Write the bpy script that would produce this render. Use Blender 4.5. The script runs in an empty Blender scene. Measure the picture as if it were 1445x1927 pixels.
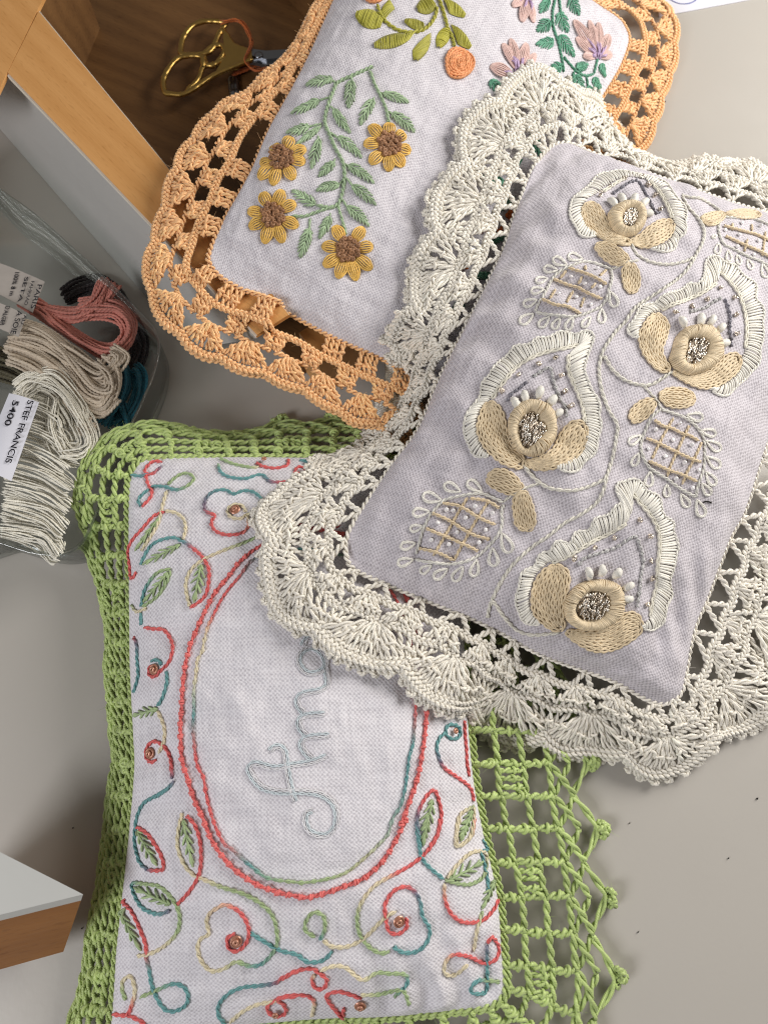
import bpy, math, random
import numpy as np
from mathutils import Vector
from mathutils.bvhtree import BVHTree
random.seed(5); rng = np.random.default_rng(5)
sc = bpy.context.scene
S = 0.001                                   # everything below is in millimetres
# ------------------------------------------------------------------ camera
FPX, TH, DIST = 1450.0, math.radians(19.0), 215.0
CT, ST = math.cos(TH), math.sin(TH)
CAM = np.array([0.0, -DIST*ST, DIST*CT])
cd = bpy.data.cameras.new("camera"); cam = bpy.data.objects.new("camera", cd); sc.collection.objects.link(cam)
cam.location = CAM*S; cam.rotation_euler = (TH, 0, 0)
cd.sensor_fit = 'VERTICAL'; cd.sensor_height = 36.0; cd.sensor_width = 36.0
cd.lens = FPX/1927.0*36.0; cd.clip_start = 0.005; cd.clip_end = 20.0
cd.dof.use_dof = True; cd.dof.focus_distance = 0.188; cd.dof.aperture_fstop = 24.0
sc.camera = cam; sc.cycles.filter_width = 1.1
# ------------------------------------------------------------------ light: one soft window at the right, an added dimmer fill lamp at the left
w = bpy.data.worlds.new("World"); sc.world = w; w.use_nodes = True
w.node_tree.nodes['Background'].inputs[0].default_value = (1.0, 0.93, 0.86, 1); w.node_tree.nodes['Background'].inputs[1].default_value = 0.14
def lamp(name, loc, aim, size, size_y, watts, col):
    l = bpy.data.lights.new(name, 'AREA'); l.shape = 'RECTANGLE'; l.size = size*S; l.size_y = size_y*S; l.energy = watts; l.color = col
    o = bpy.data.objects.new(name, l); sc.collection.objects.link(o); o.location = Vector(loc)*S
    o.rotation_euler = (Vector(aim)-Vector(loc)).to_track_quat('-Z', 'Y').to_euler()
lamp("window_light", (400, 210, 250), (10, 0, 0), 260, 320, 3.1, (1.0, 0.97, 0.93))
lamp("left_fill_light", (-420, -330, 420), (-20, -20, 0), 260, 260, 2.2, (0.97, 0.97, 1.0))  # added fill, brightens the left sides of the pillows
sc.view_settings.view_transform = 'Standard'; sc.view_settings.look = 'None'; sc.view_settings.exposure = 0.0
# ------------------------------------------------------------------ geometry helpers
def ray(u, v):
    dx, dy = (u-722.5)/FPX, -(v-963.5)/FPX
    d = np.array([dx, dy*CT+ST, dy*ST-CT]); return d/np.linalg.norm(d)
def P(u, v, z=0.0):
    d = ray(u, v); return CAM + d*((z-CAM[2])/d[2])
def toPx(p):
    q = np.asarray(p, float)-CAM
    X = q[..., 0]; Y = q[..., 1]*CT+q[..., 2]*ST; Z = -q[..., 1]*ST+q[..., 2]*CT
    return np.stack([722.5+FPX*X/(-Z), 963.5-FPX*Y/(-Z)], -1)
def K(ox, oy, sc_):                         # tracing frame: an origin and a scale
    return lambda *pts: [(ox+a*sc_, oy+b*sc_) for a, b in pts]
def cr(pts, step, closed=False):            # Catmull-Rom curve resampled at even steps
    p = np.asarray(pts, float)
    if len(p) == 2 and not closed:
        n = max(2, int(np.linalg.norm(p[1]-p[0])/step)+1); return p[0]+(p[1]-p[0])*np.linspace(0, 1, n)[:, None]
    if closed: q = np.vstack([p[-1], p, p[0], p[1]])
    else: q = np.vstack([2*p[0]-p[1], p, 2*p[-1]-p[-2]])
    t = np.linspace(0, 1, 12, endpoint=False)[:, None]; out = []
    for i in range(1, len(q)-2):
        a, b, c, d = q[i-1], q[i], q[i+1], q[i+2]
        out.append(0.5*((2*b)+(c-a)*t+(2*a-5*b+4*c-d)*t*t+(3*b-a-3*c+d)*t**3))
    out.append(q[-2][None]); out = np.vstack(out)
    return even(out, step)
def even(p, step=None, n=None):
    p = np.asarray(p, float); sg = np.linalg.norm(np.diff(p, axis=0), axis=1); c = np.r_[0, np.cumsum(sg)]
    if n is None: n = max(2, int(c[-1]/step)+1)
    s = np.linspace(0, c[-1], n)
    return np.stack([np.interp(s, c, p[:, k]) for k in range(p.shape[1])], 1)
def _h(ix, iy, seed):
    v = np.sin(ix*127.1+iy*311.7+seed*74.7)*43758.5453; return v-np.floor(v)
def noise(x, y, seed=0):
    x = np.asarray(x, float); y = np.asarray(y, float); ix, iy = np.floor(x), np.floor(y); fx, fy = x-ix, y-iy
    fx = fx*fx*(3-2*fx); fy = fy*fy*(3-2*fy)
    return ((_h(ix, iy, seed)*(1-fx)+_h(ix+1, iy, seed)*fx)*(1-fy)+(_h(ix, iy+1, seed)*(1-fx)+_h(ix+1, iy+1, seed)*fx)*fy)*2-1
class Acc:                                  # collects pieces that become ONE mesh
    def __init__(s): s.v, s.f, s.c, s.n = [], [], [], 0
    def add(s, v, f, c):
        v = np.asarray(v, float).reshape(-1, 3); s.v.append(v); s.f.append(np.asarray(f, int)+s.n); s.n += len(v)
        c = np.asarray(c, float); s.c.append(np.broadcast_to(c, (len(v), 3)) if c.ndim == 1 else c)
    def build(s, name, mat, parent=None, org=(0, 0, 0), smooth=True, uv=None):
        if not s.v: return None
        v = (np.vstack(s.v)-np.asarray(org))*S; c = np.vstack(s.c)
        me = bpy.data.meshes.new(name); nf = sum(len(f) for f in s.f)
        loops = np.concatenate([f.ravel() for f in s.f]); tot = np.concatenate([np.full(len(f), f.shape[1]) for f in s.f])
        me.vertices.add(len(v)); me.vertices.foreach_set('co', v.ravel().astype(np.float32))
        me.loops.add(len(loops)); me.loops.foreach_set('vertex_index', loops.astype(np.int32))
        me.polygons.add(nf); me.polygons.foreach_set('loop_start', np.r_[0, np.cumsum(tot)[:-1]].astype(np.int32))
        me.polygons.foreach_set('loop_total', tot.astype(np.int32))
        me.polygons.foreach_set('use_smooth', np.full(nf, smooth))
        ca = me.color_attributes.new('Col', 'FLOAT_COLOR', 'POINT'); ca.data.foreach_set('color', np.c_[c, np.ones(len(c))].ravel().astype(np.float32))
        if uv is not None:
            ul = me.uv_layers.new(name='UVMap'); ul.data.foreach_set('uv', np.asarray(uv)[loops].ravel().astype(np.float32))
        me.update(); me.validate()
        o = bpy.data.objects.new(name, me); sc.collection.objects.link(o); me.materials.append(mat)
        if parent is not None: o.parent = parent
        else: o.location = Vector(org)*S
        return o
def tag(o, label=None, cat=None, group=None, kind=None):
    for k, v in (('label', label), ('category', cat), ('group', group), ('kind', kind)):
        if v: o[k] = v
    return o
def thing(name, org, label, cat, group=None):
    o = bpy.data.objects.new(name, None); sc.collection.objects.link(o); o.location = Vector(org)*S; o.empty_display_size = .01
    return tag(o, label, cat, group)
UPV = np.array([0.16, 0.22, 0.96])
def frames(q, up=None):
    T = np.gradient(q, axis=0); T /= np.linalg.norm(T, axis=1)[:, None]+1e-9
    U = np.broadcast_to(UPV if up is None else up, T.shape)
    sd = np.cross(T, U); l = np.linalg.norm(sd, axis=1)[:, None]
    alt = np.cross(T, np.array([0.8, 0.6, 0.05])); sd = np.where(l < 0.15, alt, sd)
    sd /= np.linalg.norm(sd, axis=1)[:, None]+1e-9
    return T, sd, np.cross(sd, T)
def keycol(col, n):
    col = np.asarray(col, float)
    if col.ndim == 1: return np.broadcast_to(col, (n, 3))
    k = np.linspace(0, 1, len(col)); t = np.linspace(0, 1, n); return np.stack([np.interp(t, k, col[:, i]) for i in range(3)], 1)
def tube(A, pts, r, col, plies=3, pitch=1.6, ring=.4, nv=None, depth=.30, flat=1.0, ph=None, up=None, taper=.45, rmod=None, upn=None):
    pts = np.asarray(pts, float); L = np.linalg.norm(np.diff(pts, axis=0), axis=1).sum()
    if L < 1e-4: return
    n = max(4, int(L/ring)+1); q = even(pts, n=n)
    if upn is not None: up = np.stack([np.interp(np.linspace(0, 1, n), np.linspace(0, 1, len(upn)), upn[:, k]) for k in range(3)], 1)
    T, sd, N = frames(q, up)
    nv = nv or (8 if plies == 2 else 9 if plies == 3 else 7)
    phi = np.arange(nv)*2*np.pi/nv
    s = np.linspace(0, L, n); al = (random.random()*6.28 if ph is None else ph)+2*np.pi*s/pitch*(1 if plies else 0)
    prof = r*(1-depth+depth*np.abs(np.cos(plies/2*phi))) if plies else np.full(nv, r)
    m = np.ones(n)
    if taper is not None:
        e = np.minimum(s, L-s)/(r*1.2); m = np.minimum(1, taper+(1-taper)*np.sqrt(np.clip(e, 0, 1)))
    if rmod is not None: m = m*rmod(s)
    m = m*(1+.10*noise(s*.9+random.random()*50, 0*s, 3))
    a = phi[None]+al[:, None]; rr = prof[None]*m[:, None]
    v = q[:, None]+(np.cos(a)*rr)[..., None]*sd[:, None]+(np.sin(a)*rr*flat)[..., None]*N[:, None]
    i = np.arange(n-1)[:, None]*nv; j = np.arange(nv)[None]; k = (j+1) % nv
    f = np.stack([i+j, i+k, i+nv+k, i+nv+j], -1).reshape(-1, 4)
    c = np.repeat(keycol(col, n), nv, axis=0)
    A.add(v.reshape(-1, 3), f, c)
def jit(col, a=.05):
    return np.clip(np.asarray(col, float)*(1+random.uniform(-a, a)), 0, 1)
def helix(A, pts, R, r, col, nst=2, pitch=3.2, plait=False, ring=.42, up=None, **kw):
    pts = np.asarray(pts, float); L = np.linalg.norm(np.diff(pts, axis=0), axis=1).sum()
    if L < .3: return
    n = max(5, int(L/.4)+1); q = even(pts, n=n); T, sd, N = frames(q, up); s = np.linspace(0, L, n); p0 = random.random()*6.28
    for k in range(nst):
        a = p0+2*np.pi*(s/pitch+k/nst)
        if plait: o = sd*(np.sin(a)*R*1.15)[:, None]+N*(np.sin(2*a)*R*.6)[:, None]
        else: o = sd*(np.cos(a)*R)[:, None]+N*(np.sin(a)*R)[:, None]
        tube(A, q+o, r, jit(col), ring=ring, up=up, **kw)
def ellipsoid(A, c, n, rx, rz, col, seg=10, rg=6):
    n = np.asarray(n, float); n /= np.linalg.norm(n); t = np.cross(n, [0.3, 1, 0.1]); t /= np.linalg.norm(t); b = np.cross(n, t)
    th = np.linspace(0, np.pi, rg+1)[:, None]; ph = np.arange(seg)[None]*2*np.pi/seg
    v = c+(np.sin(th)*np.cos(ph)*rx)[..., None]*t+(np.sin(th)*np.sin(ph)*rx)[..., None]*b+(np.cos(th)*np.ones_like(ph)*rz)[..., None]*n
    i = np.arange(rg)[:, None]*seg; j = np.arange(seg)[None]; k = (j+1) % seg
    A.add(v.reshape(-1, 3), np.stack([i+j, i+k, i+seg+k, i+seg+j], -1).reshape(-1, 4), col)
def torus(A, c, n, R, r, col, seg=14, nv=7):
    n = np.asarray(n, float)/np.linalg.norm(n); t = np.cross(n, [0.3, 1, 0.1]); t /= np.linalg.norm(t); b = np.cross(n, t)
    a = np.arange(seg)*2*np.pi/seg; p = np.arange(nv)*2*np.pi/nv
    d = np.cos(a)[:, None]*t+np.sin(a)[:, None]*b
    v = c+d[:, None]*(R+r*np.cos(p))[None, :, None]+n*(r*np.sin(p))[None, :, None]
    i = np.arange(seg)[:, None]; j = np.arange(nv)[None]; i2 = (i+1) % seg; k = (j+1) % nv
    A.add(v.reshape(-1, 3), np.stack([i*nv+j, i2*nv+j, i2*nv+k, i*nv+k], -1).reshape(-1, 4), col)
def prism(A, top, bot, col=(.5, .5, .5)):   # closed solid between two equal polygons
    n = len(top); v = np.vstack([top, bot]); q = [[i, (i+1) % n, n+(i+1) % n, n+i] for i in range(n)]
    A.add(v, np.array([list(range(n))]), col); A.f.append(np.array([list(range(2*n-1, n-1, -1))])+A.n-2*n)
    A.f.append(np.array(q)[:, ::-1]+A.n-2*n)
# ------------------------------------------------------------------ materials
def newmat(name, rough=.7, spec=.3, metal=0.0):
    m = bpy.data.materials.new(name); m.use_nodes = True; nt = m.node_tree; b = nt.nodes['Principled BSDF']
    b.inputs['Roughness'].default_value = rough; b.inputs['Specular IOR Level'].default_value = spec; b.inputs['Metallic'].default_value = metal
    return m, nt, b
def node(nt, t, **kw):
    n = nt.nodes.new(t)
    for k, v in kw.items(): setattr(n, k, v)
    return n
def mth(nt, op, a, b=None, c=None):
    n = nt.nodes.new('ShaderNodeMath'); n.operation = op
    for i, x in enumerate((a, b, c)):
        if x is None: continue
        if hasattr(x, 'links') or hasattr(x, 'is_output'): nt.links.new(x, n.inputs[i])
        else: n.inputs[i].default_value = x
    return n.outputs[0]
def mixc(nt, fac, a, b, mode='MIX'):
    n = nt.nodes.new('ShaderNodeMix'); n.data_type = 'RGBA'; n.blend_type = mode
    for i, x in ((0, fac), (6, a), (7, b)):
        if hasattr(x, 'is_output'): nt.links.new(x, n.inputs[i])
        elif i == 0: n.inputs[0].default_value = x
        else: n.inputs[i].default_value = (*x, 1)
    return n.outputs[2]
def nz(nt, vec, scale, detail=2, rough=.5):
    n = nt.nodes.new('ShaderNodeTexNoise'); n.inputs['Scale'].default_value = scale; n.inputs['Detail'].default_value = detail; n.inputs['Roughness'].default_value = rough
    if vec is not None: nt.links.new(vec, n.inputs['Vector'])
    return n.outputs[0]
def bump(nt, b, h, strength, dist):
    n = nt.nodes.new('ShaderNodeBump'); n.inputs['Strength'].default_value = strength; n.inputs['Distance'].default_value = dist
    nt.links.new(h, n.inputs['Height']); nt.links.new(n.outputs[0], b.inputs['Normal'])
def thread_mat(name, rough, spec, sheen, var=.16, metal=0.0):
    m, nt, b = newmat(name, rough, spec, metal)
    a = node(nt, 'ShaderNodeAttribute', attribute_name='Col'); tc = node(nt, 'ShaderNodeTexCoord')
    n1 = nz(nt, tc.outputs['Object'], 900, 2); n2 = nz(nt, tc.outputs['Object'], 5200, 1)
    f = mth(nt, 'MULTIPLY_ADD', n1, var*2, 1-var); g = mth(nt, 'MULTIPLY_ADD', n2, var*2, 1-var)
    v = mth(nt, 'MULTIPLY', f, g); mc = node(nt, 'ShaderNodeCombineColor')
    for i in range(3): nt.links.new(v, mc.inputs[i])
    nt.links.new(mixc(nt, 1.0, a.outputs['Color'], mc.outputs[0], 'MULTIPLY'), b.inputs['Base Color'])
    b.inputs['Sheen Weight'].default_value = sheen; b.inputs['Sheen Roughness'].default_value = .5
    bump(nt, b, n2, .35, .00012); return m
def linen_mat(name, light, dark, pitch=.5):
    m, nt, b = newmat(name, .92, .12); uv = node(nt, 'ShaderNodeUVMap'); sp = node(nt, 'ShaderNodeSeparateXYZ')
    d = nt.nodes.new('ShaderNodeTexNoise'); d.inputs['Scale'].default_value = .55; d.inputs['Detail'].default_value = 5; nt.links.new(uv.outputs[0], d.inputs['Vector'])
    vm = node(nt, 'ShaderNodeVectorMath', operation='SCALE'); vm.inputs[3].default_value = 1.0; nt.links.new(d.outputs['Color'], vm.inputs[0])
    va = node(nt, 'ShaderNodeVectorMath', operation='ADD'); nt.links.new(uv.outputs[0], va.inputs[0]); nt.links.new(vm.outputs[0], va.inputs[1])
    nt.links.new(va.outputs[0], sp.inputs[0]); u, v = sp.outputs[0], sp.outputs[1]
    su = mth(nt, 'SINE', mth(nt, 'MULTIPLY', u, math.pi/pitch)); sv = mth(nt, 'SINE', mth(nt, 'MULTIPLY', v, math.pi/pitch))
    wv = mth(nt, 'MULTIPLY_ADD', mth(nt, 'MULTIPLY', su, sv), .5, .5)
    # slubs: yarns of uneven weight run along both directions
    mp = node(nt, 'ShaderNodeMapping'); mp.inputs['Scale'].default_value = (.09, 1.75, 1); nt.links.new(uv.outputs[0], mp.inputs[0]); s1 = nz(nt, mp.outputs[0], 1.0, 2)
    mp2 = node(nt, 'ShaderNodeMapping'); mp2.inputs['Scale'].default_value = (1.75, .09, 1); nt.links.new(uv.outputs[0], mp2.inputs[0]); s2 = nz(nt, mp2.outputs[0], 1.0, 2)
    sl = mth(nt, 'MULTIPLY_ADD', mth(nt, 'ADD', s1, s2), .5, -.5)
    fz = nz(nt, uv.outputs[0], 2.6, 3, .7)
    h = mth(nt, 'ADD', mth(nt, 'MULTIPLY_ADD', sl, 1.8, wv), mth(nt, 'MULTIPLY_ADD', fz, 1.0, -.3))
    fac = node(nt, 'ShaderNodeMapRange'); nt.links.new(h, fac.inputs[0]); fac.inputs[1].default_value = -.05; fac.inputs[2].default_value = .95
    nt.links.new(mixc(nt, fac.outputs[0], dark, light), b.inputs['Base Color'])
    b.inputs['Sheen Weight'].default_value = .25; bump(nt, b, h, .6, .00016); return m
def wood_mat(name, c1, c2, theta, rough=.45, swirl=2.0):
    m, nt, b = newmat(name, rough, .35); tc = node(nt, 'ShaderNodeTexCoord'); mr = node(nt, 'ShaderNodeMapping'); mr.inputs['Rotation'].default_value = (0, 0, -theta); nt.links.new(tc.outputs['Object'], mr.inputs[0])
    def st(*s): q = node(nt, 'ShaderNodeMapping'); q.inputs['Scale'].default_value = s; nt.links.new(mr.outputs[0], q.inputs[0]); return q.outputs[0]
    big = nz(nt, st(12, 75, 60), 1.0, 3, .55); fine = nz(nt, st(90, 1300, 900), 1.0, 3, .6); fleck = nz(nt, st(260, 1700, 900), 1.0, 1)
    wv = node(nt, 'ShaderNodeTexWave', wave_type='BANDS', bands_direction='Y'); wv.inputs['Scale'].default_value = 1.0; wv.inputs['Distortion'].default_value = 6*swirl; wv.inputs['Detail'].default_value = 2; wv.inputs['Detail Scale'].default_value = .5; nt.links.new(st(9, 45, 30), wv.inputs[0])
    f = mth(nt, 'ADD', mth(nt, 'MULTIPLY', big, .55), mth(nt, 'ADD', mth(nt, 'MULTIPLY', fine, .35), mth(nt, 'MULTIPLY', wv.outputs[1], .18)))
    r = node(nt, 'ShaderNodeMapRange'); r.inputs[1].default_value = .3; r.inputs[2].default_value = .8; nt.links.new(f, r.inputs[0])
    fk = node(nt, 'ShaderNodeMapRange'); fk.inputs[1].default_value = .28; fk.inputs[2].default_value = .40; nt.links.new(fleck, fk.inputs[0])
    base = mixc(nt, r.outputs[0], c2, c1); dk = mixc(nt, fk.outputs[0], [x*.55 for x in c2], (1, 1, 1)); q = mixc(nt, fk.outputs[0], [x*.7 for x in c2], c1)
    mm = node(nt, 'ShaderNodeMix'); mm.data_type = 'RGBA'; mm.inputs[0].default_value = .25; nt.links.new(base, mm.inputs[6]); nt.links.new(q, mm.inputs[7]); nt.links.new(mm.outputs[2], b.inputs['Base Color'])
    bump(nt, b, fine, .25, .00025); return m
def plain(name, col, rough=.6, spec=.3, metal=0.0, var=.08, sc_=60):
    m, nt, b = newmat(name, rough, spec, metal); tc = node(nt, 'ShaderNodeTexCoord'); n = nz(nt, tc.outputs['Object'], sc_, 4, .6)
    nt.links.new(mixc(nt, n, [c*(1-var) for c in col], [min(1, c*(1+var)) for c in col]), b.inputs['Base Color']); bump(nt, b, nz(nt, tc.outputs['Object'], 700, 2), .05, .0003); return m
M_perle = thread_mat('perle_cotton', .40, .45, .3, .16); M_floss = thread_mat('embroidery_floss', .52, .35, .2, .16)
M_metal = thread_mat('metallic_thread', .4, .5, 0, .2, 1.0); M_bead = thread_mat('glass_bead', .3, .6, .3, .03)
M_linen = linen_mat('white_linen', (.85, .825, .86), (.53, .50, .54)); M_linen2 = linen_mat('lilac_linen', (.75, .72, .755), (.42, .39, .43)); M_linen3 = linen_mat('grey_linen', (.68, .64, .68), (.34, .31, .335))
M_table = plain('table_paint', (.49, .46, .415), .30, .5, var=.025, sc_=25)
_nt = M_table.node_tree; _tc = node(_nt, 'ShaderNodeTexCoord'); _n = nz(_nt, _tc.outputs['Object'], 38, 5, .65); _nt.links.new(mth(_nt, 'MULTIPLY_ADD', _n, .30, .20), _nt.nodes['Principled BSDF'].inputs['Roughness'])
M_edge = wood_mat('beech_veneer', (.70, .37, .135), (.53, .245, .07), math.radians(-47), .4, .6)
M_inner = wood_mat('box_wood', (.20, .098, .034), (.085, .036, .011), math.radians(-28), .5, 2.5)
M_oak = wood_mat('brown_veneer', (.36, .155, .042), (.24, .092, .022), math.radians(13), .45, .6)
M_white = plain('white_melamine', (.47, .455, .43), .38, .4, var=.03); M_chip = plain('melamine_lip', (.74, .68, .58), .7, .2)
M_board = plain('board_paint', (.52, .52, .49), .4, .4, var=.03)
M_paper = plain('paper', (.74, .74, .80), .85, .1, var=.03); M_band = plain('shaded_paper', (.43, .39, .35), .85, .1, var=.12, sc_=250); M_ink = plain('black_ink', (.02, .02, .025), .6, .2); M_blue = plain('blue_ink', (.12, .14, .42), .6, .2)  # skein band paper: shade inside the tub is put into its darker colour
M_gold = plain('gilt_metal', (.58, .37, .11), .34, .5, 1.0, .12, 200); M_steel = plain('blade_steel', (.30, .31, .33), .3, .5, 1.0, .1, 200)
M_sequin = plain('copper_sequin', (.55, .27, .18), .28, .6, .35, .1); M_dark = plain('dark_lint', (.02, .018, .016), .9, .1)
m, nt, b = newmat('clear_plastic', .12, .5); b.inputs['Base Color'].default_value = (.93, .96, .95, 1); b.inputs['Alpha'].default_value = 1
tr = node(nt, 'ShaderNodeBsdfTransparent'); tr.inputs[0].default_value = (.90, .93, .92, 1); gl = node(nt, 'ShaderNodeBsdfGlossy'); gl.inputs['Roughness'].default_value = .15
lw = node(nt, 'ShaderNodeLayerWeight'); lw.inputs[0].default_value = .35; mx = node(nt, 'ShaderNodeMixShader')
nt.links.new(mth(nt, 'MULTIPLY_ADD', lw.outputs[1], .55, .08), mx.inputs[0]); nt.links.new(tr.outputs[0], mx.inputs[1]); nt.links.new(gl.outputs[0], mx.inputs[2]); nt.links.new(mx.outputs[0], nt.nodes['Material Output'].inputs[0]); M_clear = m
# thread colours
R_, T_, C_, L_, D_ = (.76, .145, .14), (.15, .36, .36), (.78, .69, .48), (.38, .49, .25), (.20, .19, .26)
CK = {'R': R_, 'T': T_, 'C': C_, 'L': L_, 'D': D_}
CREAMW, PEACH, LIME = (.92, .87, .77), (.97, .56, .255), (.51, .635, .225)
WHITE_E, BEIGE = (.77, .76, .70), (.74, .60, .40)
# ------------------------------------------------------------------ table
A = Acc(); g = 46; xs = np.linspace(-420, 420, g); ys = np.linspace(-420, 560, g); X, Y = np.meshgrid(xs, ys)
i = np.arange(g-1)[:, None]*g; j = np.arange(g-1)[None]
A.add(np.c_[X.ravel(), Y.ravel(), 0*X.ravel()], np.stack([i+j, i+j+1, i+g+j+1, i+g+j], -1).reshape(-1, 4), (.6, .6, .6))
tag(A.build('table', M_table), kind='structure')
# ------------------------------------------------------------------ wooden box with scissors (upper left)
ZR = 32.0
U0, U1, L0, L1 = P(75, 20, ZR), P(545, 592, ZR), P(14, 142, ZR), P(482, 632, ZR)
zz = lambda p, z: np.array([p[0], p[1], z])
org = zz((L0+U1)/2, 0)
box = thing('wooden_box', org, 'open wooden box with pale beech rim and grey-white front, holding the gold scissors', 'box')
q = [L0, L1, U1, U0]; ax0 = (U1-U0)/np.linalg.norm(U1-U0)
qf = [L0-ax0*75, L1, U1, U0-ax0*75]; nf = np.array([-ax0[1], ax0[0], 0]); nf = nf if nf[1] > 0 else -nf; qb = [L0-ax0*75-nf*11, L1-ax0*27-nf*11, U1-ax0*27, U0-ax0*75]; A = Acc(); prism(A, [zz(p, 30.9) for p in qf], [zz(p, .3) for p in qb]); A.build('front_panel', M_white, box, org, smooth=False)
A = Acc(); e = np.array([-1, 1, 0])/1.414
prism(A, [zz(p, 31.9) for p in q], [zz(p, 30.95) for p in q]); A.build('rim_lip', M_chip, box, org, smooth=False)
A = Acc(); cp = [L1, L1+ax0*.6, U1+ax0*.6, U1]; prism(A, [zz(p, 31.9) for p in cp], [zz(p-ax0*(26.9 if i in (0, 3) else 26.6), .3) for i, p in enumerate(cp)]); A.build('end_veneer', M_oak, box, org, smooth=False)
ins = [L0+(U0-L0)*.035, L1+(U1-L1)*.035, U1-(U1-L1)*.02, U0-(U0-L0)*.02]
A = Acc(); prism(A, [zz(p, 32.25) for p in ins], [zz(p, 31.9) for p in ins]); A.build('wood_edge', M_edge, box, org, smooth=False)
pl = [P(134, -108, ZR), P(-14, 199, ZR), P(-260, 199, ZR), P(-260, -108, ZR)]
A = Acc(); prism(A, [zz(p, 32.3) for p in pl], [zz(p, 31.0) for p in pl]); A.build('side_rim', M_edge, box, org, smooth=False)
A = Acc(); pi_ = [p+np.array([-1.2, 0.4, 0]) for p in (pl[0], U0+(U0-pl[0])*.1, P(-320, 20, ZR), pl[3])]; prism(A, [zz(p, 31.0) for p in pi_], [zz(p, .3) for p in pi_]); A.build('side_panel', M_inner, box, org, smooth=False)
ax = (U1-U0)/np.linalg.norm(U1-U0); nx = np.array([-ax[1], ax[0], 0]); nx = nx if nx[1] > 0 else -nx
fl = [U0-ax*60, U1, U1+nx*88, U0-ax*60+nx*88]
A = Acc(); prism(A, [zz(p, 2.2) for p in fl], [zz(p, .25) for p in fl]); A.build('floor_board', M_inner, box, org, smooth=False)
rw = [L1+nx*0, L1+ax*8.5, L1+ax*8.5+nx*38, L1+nx*38]; rw = [p+nx*12.0 for p in rw]
A = Acc(); prism(A, [zz(p, 22) for p in rw], [zz(p, .3) for p in rw]); A.build('end_panel', M_edge, box, org, smooth=False)
bw = [U0-ax*60+nx*82, U1+nx*82, U1+nx*87, U0-ax*60+nx*87]
A = Acc(); prism(A, [zz(p, 16) for p in bw], [zz(p, 2.3) for p in bw]); A.build('back_panel', M_inner, box, org, smooth=False)
# ------------------------------------------------------------------ leaning board, lower left
org = P(157, 1683, 0)
top = [P(157, 1683, 26), P(-90, 1557, 26), P(-90, 1744, 26)]; bot = [P(120, 1791, 7), P(-90, 1690, 5), P(-90, 1850, 7)]
bd = thing('corner_board', org, 'pointed corner of a white-topped board with a brown wooden edge', 'board')
A = Acc(); prism(A, top, [t-(t-b_)*.10 for t, b_ in zip(top, bot)]); A.build('white_top', M_board, bd, org, smooth=False)
A = Acc(); prism(A, [t-(t-b_)*.10 for t, b_ in zip(top, bot)], bot); A.build('wood_edge', M_oak, bd, org, smooth=False)
ft = [bot[0]*.75+bot[1]*.125+bot[2]*.125, bot[1], bot[2]]
A = Acc(); prism(A, [zz(p, p[2]-.02) for p in ft], [zz(p, .1) for p in ft]); A.build('foot', M_oak, bd, org, smooth=False)
# ------------------------------------------------------------------ paper sheet, upper right
org = P(1400, -40, 0); pp = [P(1240, 31, .35), P(1428, -4, .3), P(1640, -50, .3), P(1600, -330, .3), P(1180, -240, .3)]
ps = thing('paper_sheet', org, 'sheet of white paper with a blue pen line at the top right corner', 'paper')
A = Acc(); prism(A, pp, [zz(p, .05) for p in pp]); A.build('sheet', M_paper, ps, org, smooth=False)
A = Acc(); tube(A, [zz(P(u, v), .42) for u, v in cr([(1250, -4), (1275, 8), (1296, 8), (1310, 0), (1318, -12)], 3)], .22, (.1, .1, .4), plies=0, nv=6, flat=.4); A.build('pen_line', M_blue, ps, org)
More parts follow.
